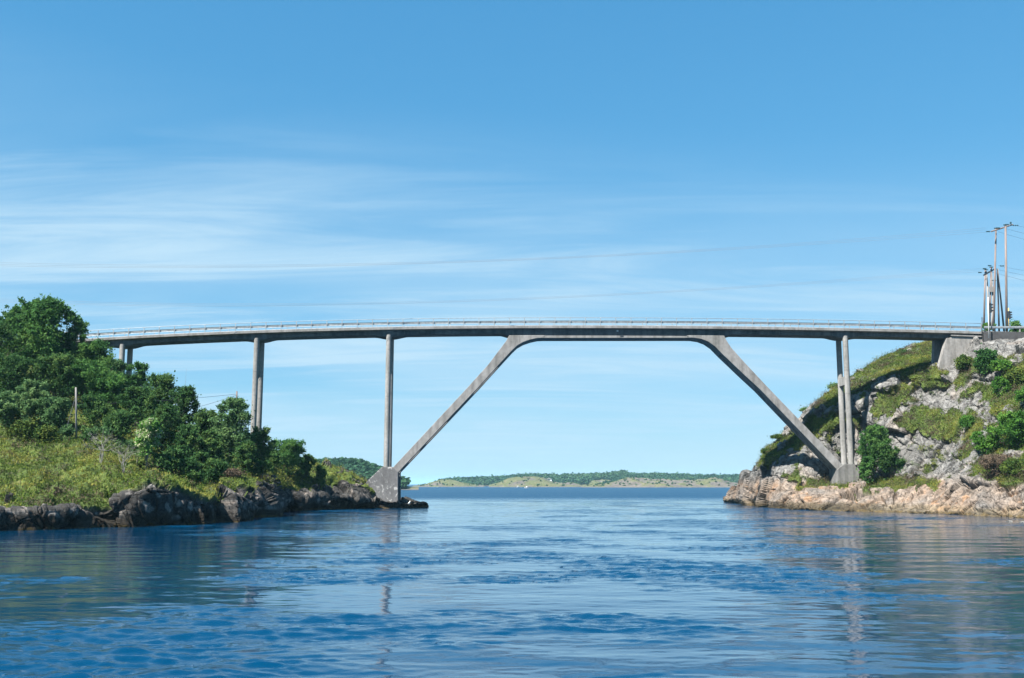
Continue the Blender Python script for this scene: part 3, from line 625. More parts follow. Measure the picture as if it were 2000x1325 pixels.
# railings
XP0, XP1 = X0 + 0.4, X1 - 0.1
def railing(side):
    y = YC + side * 1.97; yi = y - side * 0.09
    xr = np.linspace(XP0, XP1, 70)
    mb = MB(); mb.tube([(x, y, zd(x) + 1.10) for x in xr], 0.034, 6)
    root = mb.build('railing', M['steel'], bridge, True)
    sec = [(0, 0.00), (0.055, 0.05), (0.055, 0.11), (0.0, 0.155), (0.055, 0.20), (0.055, 0.26), (0, 0.31), (-0.012, 0.31), (0.04, 0.255), (0.04, 0.205), (-0.014, 0.155), (0.04, 0.105), (0.04, 0.055), (-0.012, 0)]
    mb = MB(); mb.sweep([[(x, yi - side * a, zd(x) + 0.40 + b_) for a, b_ in sec] for x in xr]); g = mb.build('guardrail', M['steel'], root); g.location = (0, 0, 0)
    mb = MB(); mb.tube([(x, y, zd(x) + 0.36) for x in xr], 0.012, 5); g = mb.build('lower_rail', M['steel'], root); g.location = (0, 0, 0)
    n = int((XP1 - XP0) / 2.0) + 1; extra = MB()
    for k in range(n):
        x = XP1 - k * (XP1 - XP0) / (n - 1)
        if side < 0 or k < 38:
            mb = MB(); z = zd(x)
            mb.box(x - 0.04, x + 0.04, y - 0.04, y + 0.04, z - 0.02, z + 1.10); mb.box(x - 0.07, x + 0.07, y - 0.06, y + 0.06, z - 0.01, z + 0.03)
            mb.box(x + 0.0, x + 0.13, min(yi, y) , max(yi, y), z + 0.52, z + 0.72)
            o = mb.build('post', M['steel'] if True else None, root); o.location = (0, 0, 0)
        else: extra.box(x - 0.028, x + 0.028, y - 0.035, y + 0.035, zd(x) - 0.02, zd(x) + 1.10)
    if extra.v: o = extra.build('post', M['steel'], root); o.location = (0, 0, 0); o['kind'] = 'stuff'
railing(-1); railing(1)

# road beyond the bridge ends
RXE = xat(2330, 650, YC); zend = zd(X1)
mb = MB(); mb.sweep([[(x, YC - 2.3, zend - 1.4), (x, YC - 2.3, zend - 0.08), (x, YC + 2.6, zend - 0.08), (x, YC + 2.6, zend - 1.4)] for x in (X1 + 0.02, X1 + 8, RXE)])
o = mb.build('road', M['asphalt']); tag(o, 'asphalt road leaving the right end of the bridge', 'road', None, 'structure')
mb = MB(); mb.sweep([[(x, YC - 2.3, zd(X0) - 1.4), (x, YC - 2.3, zd(X0) - 0.08), (x, YC + 2.6, zd(X0) - 0.08), (x, YC + 2.6, zd(X0) - 1.4)] for x in (xat(-260, 670, YC), X0 - 0.02)])
o = mb.build('road', M['asphalt']); tag(o, 'asphalt road running into the trees at the left end of the bridge', 'road', None, 'structure')
# roadside guardrail right of the bridge
gr = empty('guardrail', (X1 + 0.3, YC - 2.1, zend), 'steel road guardrail on posts leading off the right end of the bridge', 'guardrail')
sec = [(0, 0.00), (0.055, 0.05), (0.055, 0.11), (0.0, 0.155), (0.055, 0.20), (0.055, 0.26), (0, 0.31), (-0.012, 0.31), (0.04, 0.255), (0.04, 0.205), (-0.014, 0.155), (0.04, 0.105), (0.04, 0.055), (-0.012, 0)]
mb = MB(); mb.sweep([[(x, YC - 2.28 - a, zend + 0.38 + b_) for a, b_ in sec] for x in np.linspace(X1 + 0.15, RXE, 12)]); mb.build('rail_beam', M['steel'], gr)
for px in (1924, 1943.5, 1992, 2040, 2088, 2136): x = xat(px, 650, YC - 2.2); mb = MB(); mb.box(x - 0.07, x + 0.07, YC - 2.26, YC - 2.10, zend - 0.5, zend + 0.72); mb.build('post', M['wood_gr'] if px > 1950 else M['dark'], gr)
o = (lambda m_: m_.tube([at(1918, 660, YC - 2.35), at(1918, 620, YC - 2.35)], 0.06, 8).build('marker_post', M['dark'], smooth=True))(MB()); tag(o, 'dark upright post at the right end of the bridge railing', 'post')
mb = MB(); a = wxz([(1920, 646.5), (1985, 648.5), (1995, 664), (1920, 667)], YC + 3.4); mb.prism_y(a, YC + 3.4, YC + 3.8); o = mb.build('retaining_wall', M['conc_dk']); tag(o, 'low grey concrete wall behind the road guardrail on the right', 'wall')
# white pole and signals
def signal(pxp, py0, py1, Y, pxh, pyh0, pyh1, pmat, label):
    base = at(pxp, py0, Y); t = empty('traffic_light', tuple(base), label, 'traffic light')
    top = at(pxp - 1.6 if pmat is M['white'] else pxp - 0.8, py1, Y)
    MB().tube([base, top], [0.075, 0.065], 10).build('pole', pmat, t, True)
    c = at(pxh, (pyh0 + pyh1) / 2, Y); hh = (zat(pyh0, Y) - zat(pyh1, Y)) / 2
    h = MB().box(c[0] - 0.17, c[0] + 0.10, Y - 0.19, Y + 0.19, c[2] - hh, c[2] + hh).build('housing', M['dark'], t, bevel=0.04)
    for k in (-1, 0, 1):
        z = c[2] + k * hh * 0.62; mb = MB(); n = 9; r = 0.15
        ring = lambda x, rr: [(x, Y + rr * math.cos(a), z + rr * math.sin(a)) for a in [R(-20) + R(220) * i / n for i in range(n + 1)]]
        A_, B_ = ring(c[0] + 0.10, r), ring(c[0] + 0.36, r * 0.95); mb.add(A_ + B_, [(i, i + 1, i + n + 2, i + n + 1) for i in range(n)])
        A_, B_ = ring(c[0] + 0.10, r - 0.02), ring(c[0] + 0.36, r * 0.95 - 0.02); mb.add(A_ + B_, [(i, i + 1, i + n + 2, i + n + 1) for i in range(n)])
        v = mb.build('visor', M['dark'], h); v.location = (0, 0, 0)
        mb = MB(); mb.tube([(c[0] + 0.09, Y, z), (c[0] + 0.115, Y, z)], 0.12, 12); v = mb.build('lens', M['glass_ins'], h); v.location = (0, 0, 0)
signal(1931.5, 660.5, 581, 133.2, 1934.3, 592.5, 611, M['white'], 'traffic light on a tall thin white pole beside the bridge end')
signal(1970.5, 640.5, 602, 139.5, 1971.2, 608, 623.5, M['yellow'], 'traffic light on a short yellow pole by the rightmost utility pole')

# ------------------------------------------------------------------ utility poles and wires
def pole_line(mb, p0, p1, r0, r1): mb.tube([p0, (np.array(p0) + np.array(p1)) / 2, p1], [r0, (r0 + r1) / 2, r1], 8)
def insul(c, name, parent, dx=-0.5):
    mb = MB(); x, y, z = c; mb.tube([(x, y, z), (x + dx * 0.3, y, z), (x + dx, y, z - 0.02)], [0.02, 0.02, 0.02], 5)
    for f in (0.35, 0.6, 0.85): mb.tube([(x + dx * f - 0.05, y, z - 0.01), (x + dx * f + 0.05, y, z - 0.01)], 0.10, 8)
    mb.build(name, M['glass_ins'], parent)
YP = 150
t = empty('utility_pole', tuple(at(1953, 642, YP)), 'tallest pair of wooden power poles joined by a slanting top crossarm', 'power pole')
mb = MB(); pole_line(mb, at(1940.5, 650, YP), at(1945.3, 447, YP), 0.17, 0.12); mb.build('pole', M['wood'], t, True)
mb = MB(); pole_line(mb, at(1966.3, 650, YP - 0.5), at(1964, 440, YP - 0.5), 0.19, 0.15); mb.build('pole', M['wood'], t, True)
mb = MB(); pole_line(mb, at(1961.5, 650, YP + 3), at(1948.2, 525, YP + 0.3), 0.15, 0.11); mb.build('brace', M['wood_gr'], t, True)
mb = MB(); pole_line(mb, at(1951.5, 650, YP + 2), at(1948, 530, YP + 0.3), 0.14, 0.10); mb.build('brace', M['wood'], t, True)
mb = MB(); mb.tube([at(1936, 452.5, YP - 1), at(1956, 446.2, YP - 0.3), at(1977.7, 439, YP + 0.4)], 0.12, 6); mb.build('crossarm', M['wood'], t)
for a in ((1935.5, 452.5), (1951, 446), (1955, 445.5), (1969, 439.5), (1972.5, 438.8)): insul(at(a[0], a[1], YP - 0.6), 'insulator', t, -0.75)
for a in ((1974, 440.5),): insul(at(a[0], a[1], YP), 'insulator', t, 1.2)
mb = MB(); mb.tube([at(1974, 437.5, YP), at(1974, 434, YP)], 0.13, 8); mb.build('insulator', M['glass_ins'], t)
YQ = 158
t = empty('utility_pole', tuple(at(1930, 642, YQ)), 'lower group of braced wooden power poles just left of the tallest pair', 'power pole')
for a in ((1921.6, 640, 1924.5, 527, 'pole'), (1932, 650, 1936, 523, 'pole'), (1933.5, 640, 1926.5, 530, 'brace'), (1942.5, 650, 1936.5, 530, 'brace'), (1936, 645, 1939, 600, 'brace')):
    mb = MB(); pole_line(mb, at(a[0], a[1], YQ), at(a[2], a[3], YQ), 0.16, 0.12); mb.build(a[4], M['wood'] if a[4] == 'pole' else M['wood_gr'], t, True)
mb = MB(); mb.tube([at(1921.5, 537.8, YQ - 1), at(1944.5, 524.8, YQ + 1)], 0.12, 6); mb.build('crossarm', M['dark'], t)
mb = MB(); a = at(1937, 564, YQ - 0.3); mb.box(a[0] - 0.45, a[0] + 0.45, YQ - 0.4, YQ - 0.25, a[2] - 0.55, a[2] + 0.3); mb.build('cable_box', M['wood_gr'], t)
for a in ((1919, 532.5), (1928, 525), (1938, 519), (1931, 527), (1941, 522)): insul(at(a[0], a[1], YQ - 0.4), 'insulator', t, -0.7)
for a in ((1950.5, 519.5), (1935, 548)): insul(at(a[0], a[1], YQ - 0.4), 'insulator', t, 0.9)
def wire(pts, Y0, Y1, r, label, mat, grp):
    xs_ = [p[0] for p in pts]; ys_ = [p[1] for p in pts]; c = np.polyfit(xs_, ys_, 3 if len(pts) > 3 else len(pts) - 1); a, b_ = xs_[0], xs_[-1]
    P_ = [at(x, np.polyval(c, x), Y0 + (Y1 - Y0) * (x - a) / (b_ - a)) for x in np.linspace(a, b_, 40)]
    o = MB().tube(P_, r, 5).build('power_line', mat, smooth=True); tag(o, label, 'power line', grp)
G1 = 'upper power lines over the bridge'; G2 = 'lower power lines over the bridge'
for k, (dl, dm, dr) in enumerate(((0, 0, 0), (3.5, 2.2, 4.0), (7.0, 3.6, 8.5))):
    wire([(-420, 497 + dl), (0, 511 + dl), (500, 518.5 + dm), (1000, 509 + dm), (1500, 476 + dr * 0.5), (1925 + 0, 446.5 + dr)], 112, YP - 0.8, 0.012, ['highest of the three upper power lines above the bridge', 'middle of the three upper power lines above the bridge', 'lowest of the three upper power lines above the bridge'][k], M['wire'], G1)
    wire([(-420, 560 + dl), (0, 579 + dl), (500, 596 + dm), (1000, 588 + dm), (1500, 550 + dr * 0.4), (1914 + 8 * (2 - k), 525.5 + dr * 0.9)], 118, YQ - 0.8, 0.010, ['highest of the three lower power lines above the bridge', 'middle of the three lower power lines above the bridge', 'lowest of the three lower power lines above the bridge'][k], M['wire'], G2)
for k, (x0, y0, x1, y1) in enumerate(((1978, 440, 2150, 462), (1965, 447, 2150, 486), (1950, 453, 2150, 503), (1955, 521, 2150, 545), (1940, 525, 2150, 562), (1930, 530, 2150, 578))):
    wire([(x0, y0), ((x0 + x1) / 2, (y0 + y1) / 2 + 3), (x1, y1)], 152, 170, 0.015, ['top power line', 'second power line from the top', 'third power line from the top', 'fourth power line from the top', 'fifth power line from the top', 'lowest power line'][k] + ' running right from the wooden poles', M['wire_dk'], 'power lines leaving the picture on the right')
# small poles on the left
b0 = at(149, 850, 95); t = empty('utility_pole', tuple(b0), 'thin grey wooden pole with stay wires standing on the left grassy slope', 'pole')
MB().tube([at(149, 856, 95), at(148.2, 757, 95)], [0.10, 0.08], 8).build('pole', M['wood_gr'], t, True)
MB().tube([at(148.2, 772, 95), at(127, 848, 94)], 0.02, 5).build('stay_wire', M['wire_dk'], t)
MB().tube([at(148.2, 775, 95), at(158, 800, 99)], 0.015, 5).build('stay_wire', M['wire_dk'], t)
b0 = at(463, 850, 116); t = empty('utility_pole', tuple(b0), 'thin dark pole rising out of the bushes left of the second pier', 'pole')
MB().tube([at(463, 860, 116), at(462.5, 764.5, 116)], [0.11, 0.085], 8).build('pole', M['wood'], t, True)
for k, (y0, x1, y1) in enumerate(((770, 150, 790), (772, 300, 815))):
    wire([(462, y0), ((462 + x1) / 2, (y0 + y1) / 2 + 3.5), (x1, y1)], 116, 102, 0.018, ['upper thin cable from the dark pole into the trees', 'lower thin cable from the dark pole into the trees'][k], M['wire_dk'], 'cables by the second pier')

# ------------------------------------------------------------------ plants
def leafquads(C, n, spread, size, rng, tint, asp=0.62, up=0.3):
    m = len(C) * n; c = np.repeat(C, n, 0) + rng.normal(size=(m, 3)) * np.repeat(np.broadcast_to(np.asarray(spread).reshape(-1, 1), (len(C), 1)), n, 0) * np.array([1, 1, 0.8])
    nn = rng.normal(size=(m, 3)) + np.array([0, 0, up]); nn /= np.linalg.norm(nn, axis=1)[:, None]
    u = np.cross(nn, rng.normal(size=(m, 3))); u /= np.linalg.norm(u, axis=1)[:, None] + 1e-9; w = np.cross(nn, u)
    s = size * rng.uniform(0.6, 1.25, (m, 1)); V = np.stack([c - u * s, c - w * s * asp, c + u * s, c + w * s * asp], 1).reshape(-1, 3)
    Fq = np.arange(4 * m).reshape(m, 4); t = np.repeat(np.clip(np.repeat(tint, n) + rng.normal(size=m) * 0.13, 0, 1), 4)
    return V, Fq, t
def plant(name, T, px, top, Y, wpx, label, cat='tree', mat='leaf', seed=0, low=0.12, leaf=0.112, dens=1.0, lobes=7, trunk=0.10, bark='bark', group=None, wy=None, open_=0.0, base_z=None, n=42, point=1.0, basepx=None):
    rng = np.random.default_rng(seed + 100); tp = at(px, top, Y); rx = wpx * Y / F
    z0 = ground(T, tp[0], Y) if base_z is None else base_z
    H = max(tp[2] - z0, 0.8); root = empty(name, (tp[0], Y, z0), label, cat, group)
    zc0 = z0 + H * low; ry = (wy or rx * 0.9)
    C = []; cen = []; lobes = int(lobes * 1.35); TT = []; SPD = []
    for k in range(lobes):
        f = (k + 0.5) / lobes; zz = zc0 + (tp[2] - zc0) * (0.22 + 0.66 * f); wid = math.sin(math.pi * min(1, 0.24 + 0.58 * f ** point)) 
        a = rng.uniform(0, 2 * math.pi); rr = rng.uniform(0.25, 0.64) * wid * (0 if k == lobes - 1 else 1)
        lr = rng.uniform(0.22, 0.46) * (0.55 + 0.45 * wid)
        c = np.array([tp[0] + math.cos(a) * rr * rx, Y + math.sin(a) * rr * ry, zz]); lz = min((tp[2] - zz) / 1.0 if k == lobes - 1 else (tp[2] - zc0) * 0.30, (tp[2] - zc0) * 0.34)
        if k == lobes - 1: c[2] = tp[2] - lz
        cen.append((c, lr * rx, lr * ry, lz))
    for c, a_, b_, d_ in cen:
        area = (a_ + b_) / 2 * d_ * 9; m = max(8, int(area * 1.35 * dens)); dr = rng.normal(size=(m, 3)); dr /= np.linalg.norm(dr, axis=1)[:, None]
        rad = rng.uniform(0.45, 1.0, m) ** 0.6; q0 = c + dr * rad[:, None] * np.array([a_, b_, d_]); spr = []
        for _ in range(int(5 + 5 * dens)):
            dd_ = rng.normal(size=3) * np.array([1, 1, 0.6]) + np.array([0, 0, 0.9]); dd_ /= np.linalg.norm(dd_); L_ = rng.uniform(0.4, 1.25) * min(1, rx * 0.42)
            for q_ in range(4): spr.append(c + dd_ * np.array([a_, b_, d_]) * 0.85 + dd_ * L_ * (q_ + 1) / 4)
        q0 = np.concatenate([q0, np.array(spr)]); C.append(q0); SPD.append(np.concatenate([rng.uniform(0.22, 0.58, len(q0) - len(spr)), np.full(len(spr), 0.17)])); TT.append(np.full(len(q0), rng.normal() * 0.17))
    C = np.concatenate(C); TT = np.concatenate(TT); SPD = np.concatenate(SPD); k_ = (C[:, 2] < tp[2] + 0.3) & (fbm(C * 0.9 + seed, 2, seed % 9) > -(open_ or 0.16)); C = C[k_]; TT = TT[k_]; SPD = SPD[k_]
    tint = np.clip(0.5 + TT + 0.5 * fbm(C * 0.6, 2, seed % 13) + rng.normal(size=len(C)) * 0.1, 0, 1)
    V, Fq, t = leafquads(C, n, SPD * min(1.0, 0.45 + rx * 0.22), leaf, rng, tint)
    keep = V[:, 2].reshape(-1, 4).min(1) > z0 - 0.1; Fq = Fq[keep]
    V = V[Fq.ravel()]; t = t[Fq.ravel()]; Fq = np.arange(len(V)).reshape(-1, 4)
    link('crown', npmesh('crown', V, Fq, False, {'tint': t}), M[mat], root)
    mb = MB(); top_ = np.array([tp[0], Y, z0 + H * 0.8]); b0_ = np.array([tp[0] - 0.1, Y, z0 - 0.3]); mid = (b0_ + top_) / 2 + np.array([rng.uniform(-.2, .2), 0, 0])
    r0 = trunk * (0.6 + H * 0.09); mb.tube([b0_, mid, top_], [r0, r0 * 0.65, r0 * 0.15], 7)
    for c, a_, b_, d_ in cen:
        s_ = b0_ + (mid - b0_) * rng.uniform(0.3, 1.0); mb.tube([s_, (s_ + c) / 2 + np.array([0, 0, -0.1]), c], [r0 * 0.5, r0 * 0.32, r0 * 0.12], 5)
        for q_ in range(3):
            e = c + rng.normal(size=3) * np.array([a_, b_, d_]) * 0.6; mb.tube([c, e], [r0 * 0.16, r0 * 0.04], 4)
    mb.build('trunk', M[bark], root, True)
    return root
def bare_bush(T, px, top, Y, wpx, label, seed, mat='bark_pale', leafy=0):
    rng = np.random.default_rng(seed); tp = at(px, top, Y); z0 = ground(T, tp[0], Y); root = empty('bush', (tp[0], Y, z0), label, 'bush'); H = tp[2] - z0; rx = wpx * Y / F
    mb = MB(); ends = []
    def grow(p, d, L_, r, dep):
        e = p + d * L_; m_ = (p + e) / 2 + rng.normal(size=3) * L_ * 0.07; mb.tube([p, m_, e], [r, r * 0.8, r * 0.55], 4)
        if dep == 0: ends.append(e); return
        for _ in range(3 if dep > 1 else 4):
            nd = d + rng.normal(size=3) * 0.55 * np.array([1, 1, 0.6]); nd[2] = abs(nd[2]) * 0.9; nd /= np.linalg.norm(nd); grow(e, nd, L_ * rng.uniform(0.6, 0.85), r * 0.5, dep - 1)
    for k in range(4):
        d = np.array([rng.uniform(-1, 1) * rx / H * 0.8, rng.uniform(-.5, .5), 1.0]); d /= np.linalg.norm(d); grow(np.array([tp[0] + rng.uniform(-.12, .12), Y, z0 - 0.1]), d, H * 0.33, 0.045, 3)
    V = np.array(mb.v); k = (V[:, 2].max() - z0) / H; V[:, 2] = z0 + (V[:, 2] - z0) / k; mb.v = [tuple(v) for v in V]
    mb.build('branches', M[mat], root)
    if leafy:
        C = np.array(ends); C[:, 2] = z0 + (C[:, 2] - z0) / k; C = C[C[:, 2] > z0 + H * (1 - leafy)]
        V, Fq, t = leafquads(C, 7, 0.12, 0.09, rng, np.full(len(C), 0.4)); link('leaves', npmesh('leaves', V, Fq, False, {'tint': t}), M['leaf_pale'], root)

TL = 'trees and bushes on the left shore'
trees = [  # name px top Y width label mat kwargs
 ('tree', 88, 590, 114, 54, 'tallest leafy tree on the left, its top standing above the bridge deck', 'leaf', dict(low=0.16, open_=0.12, lobes=14, dens=1.0, leaf=0.15, trunk=0.13)),
 ('tree', 32, 604, 116, 30, 'narrow loose tree at the left edge beside the tallest tree', 'leaf', dict(low=0.12, open_=0.1, lobes=10, dens=0.9)),
 ('tree', 146, 616, 116, 26, 'slender upright tree whose tip ends just over the left end of the railing', 'leaf', dict(low=0.1, open_=0.15, lobes=10, dens=0.9)),
 ('tree', -12, 632, 110, 45, 'dark leafy tree cut off by the left picture edge', 'leaf_dk', dict(low=0.1, lobes=9)),
 ('tree', 193, 672, 116, 46, 'rounded leafy tree overlapping the left end of the bridge girder', 'leaf', dict(low=0.05, lobes=9)),
 ('tree', 224, 708, 121, 22, 'small loose tree in front of the leftmost pier', 'leaf_pale', dict(low=0.05, lobes=6, open_=0.1)),
 ('tree', 264, 716, 118, 26, 'leafy tree directly right of the leftmost pier foot', 'leaf', dict(low=0.05, lobes=7)),
 ('tree', 318, 737, 112, 44, 'broad rounded tree on the skyline between the leftmost and second piers', 'leaf_dk', dict(low=0.05, lobes=9)),
 ('tree', 356, 762, 108, 34, 'rounded green tree on the falling skyline, left of the dark pole', 'leaf_dk', dict(low=0.05, lobes=8)),
 ('tree', 402, 806, 106, 28, 'low dark tree in the dip left of the bright alder', 'leaf_dk', dict(low=0.0, lobes=7)),
 ('tree', 452, 785, 106, 42, 'bright green alder just left of the second pier', 'leaf_pale', dict(low=0.0, lobes=10, dens=1.2)),
 ('tree', 503, 843, 108, 27, 'darker round bush at the foot of the second pier', 'leaf_dk', dict(low=0.0, lobes=7)),
 ('tree', 562, 866, 124, 38, 'rightmost green tree of the left shore, half in sunlight', 'leaf', dict(low=0.0, lobes=9)),
 ('bush', 600, 893, 127, 20, 'small dark bush at the right end of the tree line', 'leaf_dk', dict(low=0.0, lobes=5)),
 ('tree', 30, 700, 106, 55, 'olive tinged dark tree below the skyline at the left edge', 'leaf_dk', dict(low=0.0, lobes=9)),
 ('tree', 110, 700, 107, 50, 'large grey green willow below the tallest tree', 'leaf_dk', dict(low=0.0, lobes=9)),
 ('tree', 165, 712, 108, 44, 'dark tree standing behind the thin grey pole', 'leaf', dict(low=0.0, lobes=9)),
 ('tree', 215, 735, 108, 42, 'dense tree in the dark middle of the left wood', 'leaf', dict(low=0.0, lobes=9)),
 ('tree', 268, 765, 104, 40, 'shaded round tree above the pale topped rowan', 'leaf_dk', dict(low=0.0, lobes=8)),
 ('tree', 320, 800, 99, 34, 'dark round tree right behind the pale topped rowan', 'leaf_dk', dict(low=0.0, lobes=8)),
 ('tree', 372, 838, 97, 26, 'lit green alder above the shaded gully', 'leaf_dk', dict(low=0.0, lobes=7)),
 ('tree', 418, 850, 98, 24, 'shaded alder at the right side of the gully', 'leaf_dk', dict(low=0.0, lobes=7)),
 ('tree', 480, 868, 102, 24, 'low shaded bush in front of the second pier', 'leaf_dk', dict(low=0.0, lobes=6)),
 ('tree', 60, 752, 99, 36, 'pale green willow left of the thin grey pole', 'leaf_pale', dict(low=0.0, lobes=8)),
 ('tree', 15, 775, 98, 34, 'pale green willow at the left edge above the heath', 'leaf_pale', dict(low=0.0, lobes=7)),
 ('tree', 105, 785, 98, 32, 'round pale willow bush just left of the pole foot', 'leaf_pale', dict(low=0.0, lobes=7)),
 ('tree', 185, 782, 99, 32, 'dark bush right of the thin grey pole', 'leaf_dk', dict(low=0.0, lobes=7)),
 ('tree', 232, 812, 96, 32, 'dark bush between the pole and the pale topped rowan', 'leaf_dk', dict(low=0.0, lobes=7)),
 ('bush', 345, 880, 91, 26, 'deeply shaded bush above the dark cliff', 'leaf_dk', dict(low=0.0, lobes=6)),
 ('bush', 395, 893, 94, 26, 'shaded bush low in the gully, nearest the second pier', 'leaf_dk', dict(low=0.0, lobes=6)),
 ('bush', 532, 885, 113, 20, 'dark bush between the two right hand trees of the left shore', 'leaf_dk', dict(low=0.0, lobes=5)),
 ('bush', 45, 832, 93.5, 26, 'low spreading juniper at the edge of the heath, left edge', 'juniper', dict(low=0.0, lobes=6, leaf=0.10)),
 ('bush', 92, 840, 93.5, 20, 'low spreading juniper at the edge of the heath beside the stay wire', 'juniper', dict(low=0.0, lobes=5, leaf=0.10)),
 ('bush', 130, 838, 94.5, 14, 'tiny leafy bush at the foot of the thin grey pole', 'leaf_pale', dict(low=0.0, lobes=4)),
 ('bush', 168, 838, 93, 16, 'small green bush right of the pole foot', 'leaf_dk', dict(low=0.0, lobes=4)),
 ('bush', 225, 962, 78.0, 20, 'bright low shrub hanging over the rock edge', 'juniper', dict(low=0.0, lobes=5, leaf=0.08)),
 ('bush', 455, 925, 98, 22, 'pinkish brown heather bush on the rocks below the second pier', 'heath', dict(low=0.0, lobes=6, leaf=0.06, dens=1.6)),
 ('tree', -75, 640, 112, 50, 'tall tree just outside the left picture edge', 'leaf', dict(low=0.08, lobes=9)),
 ('tree', -150, 650, 112, 55, 'broad tree further outside the left picture edge', 'leaf_dk', dict(low=0.05, lobes=9)),
 ('tree', -90, 735, 101, 50, 'lower tree outside the left picture edge', 'leaf_pale', dict(low=0.0, lobes=8)),
 ('bush', 318, 895, 87.5, 26, 'black green shaded bush spilling to the cliff edge below the rowan', 'leaf_dk', dict(low=0.0, lobes=6)),
 ('bush', 366, 905, 88.5, 24, 'black green shaded bush right above the darkest part of the cliff', 'leaf_dk', dict(low=0.0, lobes=6)),
 ('bush', 418, 906, 92, 22, 'shaded bush left of the pinkish heather bush', 'leaf_dk', dict(low=0.0, lobes=6)),
 ('bush', 508, 905, 103, 20, 'dark shrub behind the diagonal rock ribs', 'leaf_dk', dict(low=0.0, lobes=5)),
 ('bush', 625, 915, 128, 12, 'low dark shrub where the tree line ends on the ridge', 'leaf_dk', dict(low=0.0, lobes=4)),
 ('bush', 268, 910, 88, 16, 'yellow green shrub under the pale topped rowan', 'juniper', dict(low=0.0, lobes=4, leaf=0.08)),
]
for i, (nm, px, top, Y, w, lab, mt, kw) in enumerate(trees): plant(nm, left, px, top, Y, w, lab, 'tree' if nm == 'tree' else 'bush', mt, seed=i + 1, group=TL, **kw)
plant('tree', left, 291, 826, 86.5, 23, 'slim young rowan with cream topped pale leaves', 'tree', 'leaf_row', seed=60, low=0.34, lobes=8, leaf=0.11, bark='bark_pale', trunk=0.06, group=TL)
bare_bush(left, 198, 832, 87, 30, 'leafless grey twiggy bush on the slope, the larger one', 61, leafy=0.16)
bare_bush(left, 244, 860, 86, 18, 'leafless grey twiggy bush between the larger one and the rowan', 62, leafy=0.1)
bare_bush(left, 312, 885, 88, 12, 'small bare twiggy bush right of the rowan trunk', 63)

TR = 'trees and bushes on the right headland'
rt = [
 ('tree', 1704, 838, 131.5, 29, 'full green tree standing beside the right footing of the bridge', 'leaf', dict(low=0.10, lobes=13, dens=1.1, open_=0.0, wy=1.8)),
 ('bush', 1739, 878, 130.8, 23, 'dark leafy bush against the rock at the right side of the tree by the footing', 'leaf_dk', dict(low=0.0, lobes=7, wy=1.6, open_=0.08)),
 ('bush', 1691, 897, 130.2, 16, 'low green shrub at the left foot of the tree by the footing', 'leaf', dict(low=0.0, lobes=5, wy=1.3, open_=0.05)),
 ('bush', 1928, 690, 127.2, 24, 'upright green bush under the road embankment right of the abutment', 'leaf', dict(low=0.0, lobes=9, leaf=0.12, open_=0.05)),
 ('bush', 1955, 712, 124.8, 22, 'bright green bush in the cleft below the upright bush', 'leaf_br', dict(low=0.0, lobes=7, leaf=0.12, open_=0.06)),
 ('bush', 1952, 742, 122.0, 18, 'bright green hanging bush lowest in the cleft', 'leaf_br', dict(low=0.0, lobes=6, leaf=0.12, open_=0.06)),
 ('bush', 1985, 726, 122.0, 22, 'olive bush at the right edge above the white rocks', 'juniper', dict(low=0.0, lobes=6)),
 ('bush', 1985, 812, 110.5, 44, 'largest bright green bush at the right picture edge', 'leaf_br', dict(low=0.0, lobes=13, dens=1.1, open_=0.08)),
 ('bush', 1925, 842, 112.5, 24, 'light green leafy shrub left of the largest right hand bush', 'leaf_br', dict(low=0.0, lobes=6, leaf=0.10)),
 ('bush', 2040, 760, 114, 50, 'tall green bush just outside the right picture edge', 'leaf_br', dict(low=0.0, lobes=9)),
 ('bush', 1890, 815, 121.0, 12, 'patch of bright ferns under the white rocks', 'leaf_br', dict(low=0.0, lobes=4, leaf=0.10)),
 ('bush', 1945, 895, 105.5, 40, 'wide low brown and green heather bush above the shore rocks', 'heath', dict(low=0.0, lobes=8, leaf=0.07, dens=1.5)),
 ('bush', 1985, 905, 103.8, 34, 'low spreading juniper over the shore rocks at the right edge', 'juniper', dict(low=0.0, lobes=7, leaf=0.08, dens=1.3)),
 ('bush', 1885, 700, 131.0, 18, 'low juniper mat against the foot of the abutment wall', 'juniper', dict(low=0.0, lobes=5, leaf=0.09)),
 ('bush', 1628, 755, 147.5, 8, 'small pale sapling on the skyline behind the right columns', 'leaf_pale', dict(low=0.1, lobes=5, open_=0.1, leaf=0.12)),
 ('bush', 1570, 803, 147.5, 8, 'tiny shrub on the skyline above the right strut', 'leaf_pale', dict(low=0.0, lobes=4, leaf=0.10)),
 ('bush', 1985, 631, 146.0, 14, 'small tree behind the road guardrail at the far right', 'leaf', dict(low=0.15, lobes=6, open_=0.1)),
 ('bush', 1925, 632, 146.0, 8, 'bright little bush behind the bridge end', 'leaf_br', dict(low=0.0, lobes=4, leaf=0.10)),
 ('bush', 1941, 634, 147.0, 7, 'tiny dark bush between the wooden poles', 'leaf', dict(low=0.0, lobes=4, leaf=0.10)),
 ('bush', 1766, 688, 148.5, 6, 'small dark shrub on the grass slope left of the abutment', 'leaf_dk', dict(low=0.0, lobes=4, leaf=0.10)),
 ('bush', 1522, 856, 149.5, 20, 'low dark green shrub mat on the crown of the left outcrop', 'juniper', dict(low=0.0, lobes=6, leaf=0.10)),
 ('bush', 1497, 880, 149.5, 14, 'low shrub mat on the seaward edge of the left outcrop', 'juniper', dict(low=0.0, lobes=5, leaf=0.10)),
]
for i, (nm, px, top, Y, w, lab, mt, kw) in enumerate(rt): plant(nm, right, px, top, Y, w, lab, 'tree' if nm == 'tree' else 'bush', mt, seed=i + 200, group=TR, **kw)

